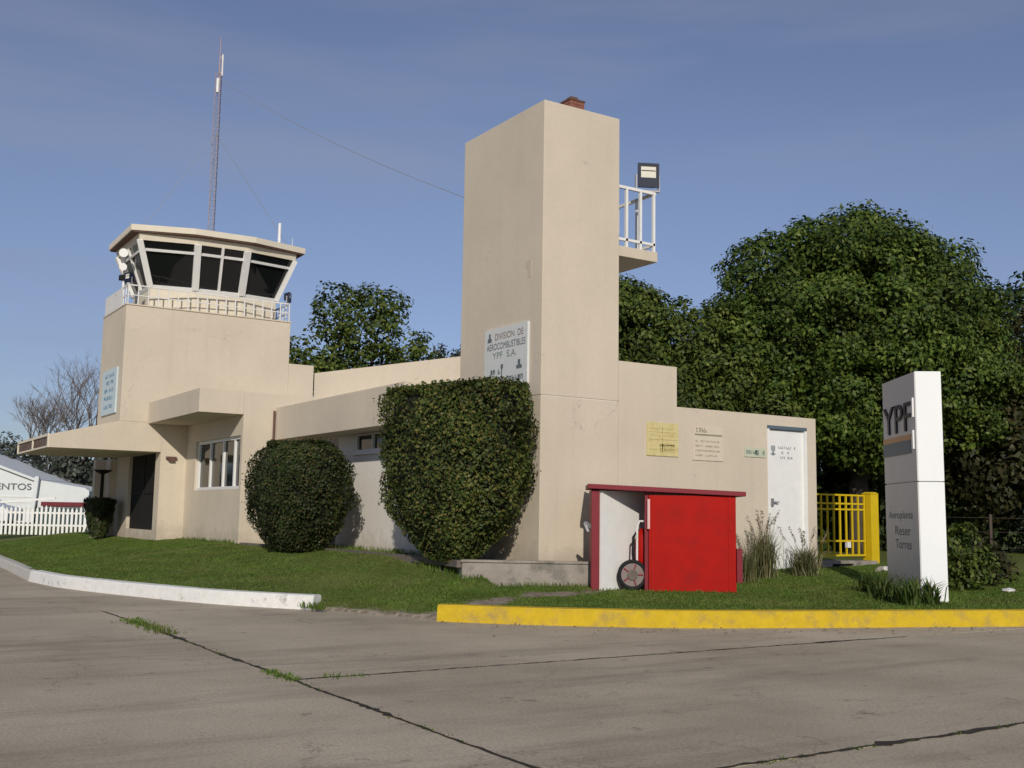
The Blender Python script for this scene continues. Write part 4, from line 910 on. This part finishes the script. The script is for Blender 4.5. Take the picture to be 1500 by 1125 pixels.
jt = [(-6.78, -.3 - k * .22, .16, 70, .07) for k in range(9)] + [(XJ, -5.6 - .12 * k, .10, 40, .05) for k in range(4)] + [(XJ, -6.25 + .1 * k, .08, 40, .045) for k in range(3)] + [(-6.4, -6.2, .16, 50, .05), (-6.2, -6.2, .1, 30, .04)]
jt += [(XJ + random.uniform(-.02, .02), random.uniform(-9.5, -1), .05, 7, .03) for k in range(26)] + [(random.uniform(-6.5, 1), -6.2 + random.uniform(-.02, .02), .05, 6, .025) for k in range(10)] + [(random.uniform(-6.2, -2.5), -10.6, .04, 8, .03) for k in range(14)]
tufts(jt, 'weeds growing out of the apron joints', 'joint_weeds', road_z=-.01)
wd = [(random.uniform(-1.0, -.15), random.uniform(.7, 10.5), .18, 26, .13) for k in range(60)] + [(random.uniform(-1.3, -.9), random.uniform(.4, 2.2), .14, 40, .16) for k in range(12)]
wd += [(-1.75 + random.uniform(-.1, .1), random.uniform(10.9, 15.4), .12, 20, .12) for k in range(16)] + [(-4.0 + random.uniform(-.1, .2), .1 + random.uniform(-.2, .3), .12, 40, .13) for k in range(6)]
wd += [(-.2 + UX * tq - VX * .08, -.29 + UY * tq - VY * .08, .1, 22, .11) for tq in np.arange(-1.2, .9, .16)]
wd += [(.32 + UX * tq - VX * .06, -1.28 + UY * tq - VY * .06, .08, 16, .07) for tq in np.arange(-.1, 2.3, .12)]
tufts(wd, 'weeds and rough grass along the wall foot and flower bed', 'wall_weeds')
def clump(name, label, x, y, n, h, spread, w, mat, plumes=0, cat='plant', group=None):
    z = float(ground_z(np.array([x]), np.array([y]))[0]); t = thing(name, label, cat, (x, y, z), group=group)
    p = rng.normal(size=(n, 2)) * spread * .22; hh = h * rng.uniform(.5, 1.05, n); a = rng.uniform(0, 2 * math.pi, n)
    ln = np.stack([np.cos(a), np.sin(a)], 1) * (spread * rng.uniform(.15, 1., n))[:, None]
    blades('leaves', np.concatenate([p, np.full((n, 1), -.02)], 1), hh, w * rng.uniform(.7, 1.3, n), ln, mat, t)
    if plumes:
        n = plumes; a = rng.uniform(0, 2 * math.pi, n); s = spread * rng.uniform(.2, .9, n); P, Nn = [], []
        st = MB()
        for k in range(n):
            e = Vector((math.cos(a[k]) * s[k], math.sin(a[k]) * s[k], h * random.uniform(.9, 1.15))); st.tube([(0, 0, 0), e * .5 + Vector((0, 0, .08)), e], [.005, .004, .003], 3)
            q = np.array(e) + np.outer(np.linspace(-.14, .12, 40), np.array((math.cos(a[k]) * .5, math.sin(a[k]) * .5, 1))) + rng.normal(size=(40, 3)) * .014; P.append(q); Nn.append(unit(rng.normal(size=(40, 3))))
        st.build('stem', M_PLUME, t); link('plume', leaf_mesh('plume', np.concatenate(P), np.concatenate(Nn), .05, M_PLUME, .3), t)
    return t
clump('ornamental_grass', 'tall feathery ornamental grass between the red shed and the white door', 4.55, -.75, 520, 1.05, .42, .012, M_REED, 9)
clump('ornamental_grass', 'broad low ornamental grass clump in front of the white door', 5.45, -.95, 520, .70, .5, .012, M_REED, 7)
clump('ornamental_grass', 'small dry ornamental grass tuft touching the side of the red shed', 3.75, -1.1, 260, .75, .35, .010, M_REED, 4)
for k, (x, y, h) in enumerate(((3.55, -4.75, .52), (3.95, -4.78, .5), (4.0, -4.35, .55), (3.8, -4.1, .5), (4.3, -3.6, .5), (4.65, -3.1, .48))):
    clump('strap_leaf_plant', 'strap leaved agapanthus plant at the foot of the pylon sign', x, y, 70, h, .42, .035, M_STRAP, 0, 'plant', 'agapanthus plants round the pylon sign')
def shrub(label, x, y, r, h, leaf, n, mat):
    z = float(ground_z(np.array([x]), np.array([y]))[0]); t = thing('shrub', label, 'shrub', (x, y, z)); mb = MB()
    for k in range(7):
        a = k * .9; mb.tube([(0, 0, -.05), (r * .3 * math.cos(a), r * .3 * math.sin(a), h * .4), (r * .7 * math.cos(a), r * .7 * math.sin(a), h * .8)], [.025, .018, .006], 5)
    mb.build('trunk', M_BARK, t)
    P, Nn = crown_points([((0, 0, h * .55), (r * .75, r * .75, h * .42)), ((r * .3, -r * .2, h * .35), (r * .6, r * .6, h * .3)), ((-r * .3, r * .2, h * .35), (r * .6, r * .6, h * .3))], .16, n, dens=.8)
    link('crown', leaf_mesh('crown', P, Nn, leaf, mat), t)
shrub('dark leafy shrub just beyond the pylon sign', 6.6, -3.5, .55, 1.15, .10, 22, M_LMID)
shrub('low spreading shrub in the grass beyond the dark leafy shrub', 7.6, -3.2, .55, .75, .10, 20, M_LOLIVE)

# ------------------------------------------------------------------ left background
# white event tent / hangar
TV = Vector((.89, -.455, 0)).normalized(); ang = math.atan2(TV.y, TV.x)
t = thing('event_tent', 'large white gabled event tent lettered EVENTOS beyond the picket fence', 'tent', (-1.75, 50.4, .60), ang)
MB().loft([[(x, y, z) for x, z in ((-12, 0), (1.75, 0), (1.75, 2.35), (-4.4, 4.6), (-12, 2.6))] for y in (0, 10)]).build('gable_wall', M_TENT, t)
MB().loft([[(x, y, z) for x, z in ((-12.4, 2.55), (-4.4, 4.62), (2.0, 2.30), (2.0, 2.44), (-4.4, 4.78), (-12.4, 2.70))] for y in (-.25, 10.2)]).build('roof', M_TENT, t)
MB().bar((1.75, -.12, 0), (1.95, -.12, 2.6), .22).build('corner_post', M_TENT, t)
MB().loft([[(x, y, z) for x, z in ((1.96, .9), (4.70, .9), (4.70, 1.85), (4.45, 2.02), (1.96, 2.42))] for y in (.1, 6)]).build('side_annexe', M_TENT, t)
MB().box(2.2, 4.75, -.05, .099, .98, 1.22).build('valance', M_MAROON, t)
for k in range(4): MB().box(2.0 + k * .68, 2.6 + k * .68, .12, .2, 0, .9).build('opening', M_TEAL, t)
o = link('letters', text_mesh('letters', 'EVENTOS', .50, M_INKG, .02), t); o.rotation_euler = (math.pi / 2, 0, 0); o.location = (-.92, -.03, 1.86)
bb = [v.co.x for v in o.data.vertices]; w_ = max(bb) - min(bb)
for v in o.data.vertices: v.co.x = (v.co.x - min(bb)) / w_ * 2.55
for z in (.85, 1.15, 1.45): MB().box(-3, 1.7, -.03, -.001, z, z + .05).build('wall_seam', M_WHITED, t)
# picket fence
fv = Vector((2.96, -1.88, 0)).normalized(); fa = math.atan2(fv.y, fv.x)
t = thing('picket_fence', 'white timber picket fence in front of the event tent', 'fence', (-6.6, 29.8, .60), fa)
MB().bar((0, 0, .25), (5.85, 0, .25), .03, .07).bar((0, 0, .70), (5.85, 0, .70), .03, .07).bar((1.4, .35, 1.0), (4.2, .35, 1.25), .05, .07).build('rail', M_WHITE, t)
pk = MB().loft([[(x, y, z) for x, z in ((0, -.1), (.085, -.1), (.085, .86), (.0425, .95), (0, .86))] for y in (-.045, -.02)]).mesh('picket', M_WHITE)
for k in range(37):
    o = link('picket', pk, t); o.location = (k * .16, 0, 0); o.scale = (1, 1, 1 + random.uniform(-.06, .04))
t = thing('trestle', 'white folding trestle leaning at the end of the picket fence', 'trestle', (-1.75, 26.3, .60), fa)
for s in (-1, 1):
    for y in (0, .5): MB().bar((s * .42, y, -.05), (s * .05, y + .0, 1.0), .07).build('leg', M_WHITE, t)
MB().bar((0, -.08, 1.02), (0, .6, 1.02), .09).bar((-.3, 0, .3), (.3, 0, .3), .05).build('beam', M_WHITE, t)
# parked car
t = thing('parked_car', 'white car parked behind the picket fence near the event tent', 'car', (-5.0, 35.6, .62), fa)
prof = [(-2.1, .30), (-2.1, .72), (-1.95, .86), (-1.2, .92), (-.65, 1.38), (.75, 1.42), (1.35, .98), (2.0, .84), (2.12, .60), (2.12, .30)]
MB().loft([[(x, y * (.80 if z > 1.1 else 1), z) for x, z in prof] for y in (-.82, .82)]).build('body', M_CARW, t, bevel=.04)
MB().loft([[(x, y, z) for x, z in ((-1.05, .96), (-.62, 1.32), (.70, 1.35), (1.15, .98))] for y in (-.80, .80)]).build('side_window', M_GLASS, t)
for x in (-1.35, 1.35):
    for y in (-.80, .80):
        w = MB().tube([(x, y - .1, .31), (x, y + .1, .31)], .32, 20).build('wheel', M_BLK, t)
        MB().tube([(x, y - .11, .31), (x, y + .11, .31)], .19, 16).build('rim', M_GREY, w)
for y in (-.55, .55): MB().box(2.08, 2.14, y - .15, y + .15, .62, .76).build('headlight', M_SILV, t)
# lamp post with a flat head near the hedge
t = thing('street_lamp', 'black lamp post with a flat dish head behind the small hedge by the porch', 'lamp post', (-2.72, 20.95, .60))
MB().tube([(0, 0, 0), (0, 0, .2), (0, 0, 2.0)], [.09, .06, .05], 10).build('pole', M_BLK, t)
MB().tube([(0, 0, 1.98), (0, 0, 2.05), (0, 0, 2.12)], [.05, .20, .30], 14).build('lamp_head', M_BLK, t)
# wire fence far right
t = thing('wire_fence', 'low post and wire fence in the shade beyond the pylon sign', 'fence', (9.6, 1.2, .58), -.55)
for k in range(7): MB().bar((k * 2.0 + 1, 0, -.1), (k * 2.0 + 1, 0, 1.1), .06).build('post', M_BARK, t)
for z in (.35, .7, 1.02): MB().bar((1, 0, z), (13, 0, z), .006).build('wire', M_BARK, t)
# dry leaves blown against the kerb and over the apron
def fallen_leaves():
    n = 230; k = rng.integers(0, len(KY) - 3, n); tt_ = rng.random(n); ky = np.array(KY)
    p = ky[k] * (1 - tt_)[:, None] + ky[k + 1] * tt_[:, None]; d = np.abs(rng.normal(size=n)) * .5 + .03
    x = p[:, 0] - .5 * d - .02; y = p[:, 1] - .85 * d - .03; ok = lawn_sd(x, y) < -.03
    x, y = x[ok], y[ok]; P = np.stack([x, y, np.full(len(x), .012)], 1)
    o = link('fallen_leaves', leaf_mesh('fallen_leaves', P, unit(np.array([0, 0, 1.]) + rng.normal(size=P.shape) * .25), .045, M_PLUME)); tag(o, 'scattered dry leaves on the apron along the yellow kerb', 'leaves', kind='stuff')
fallen_leaves()
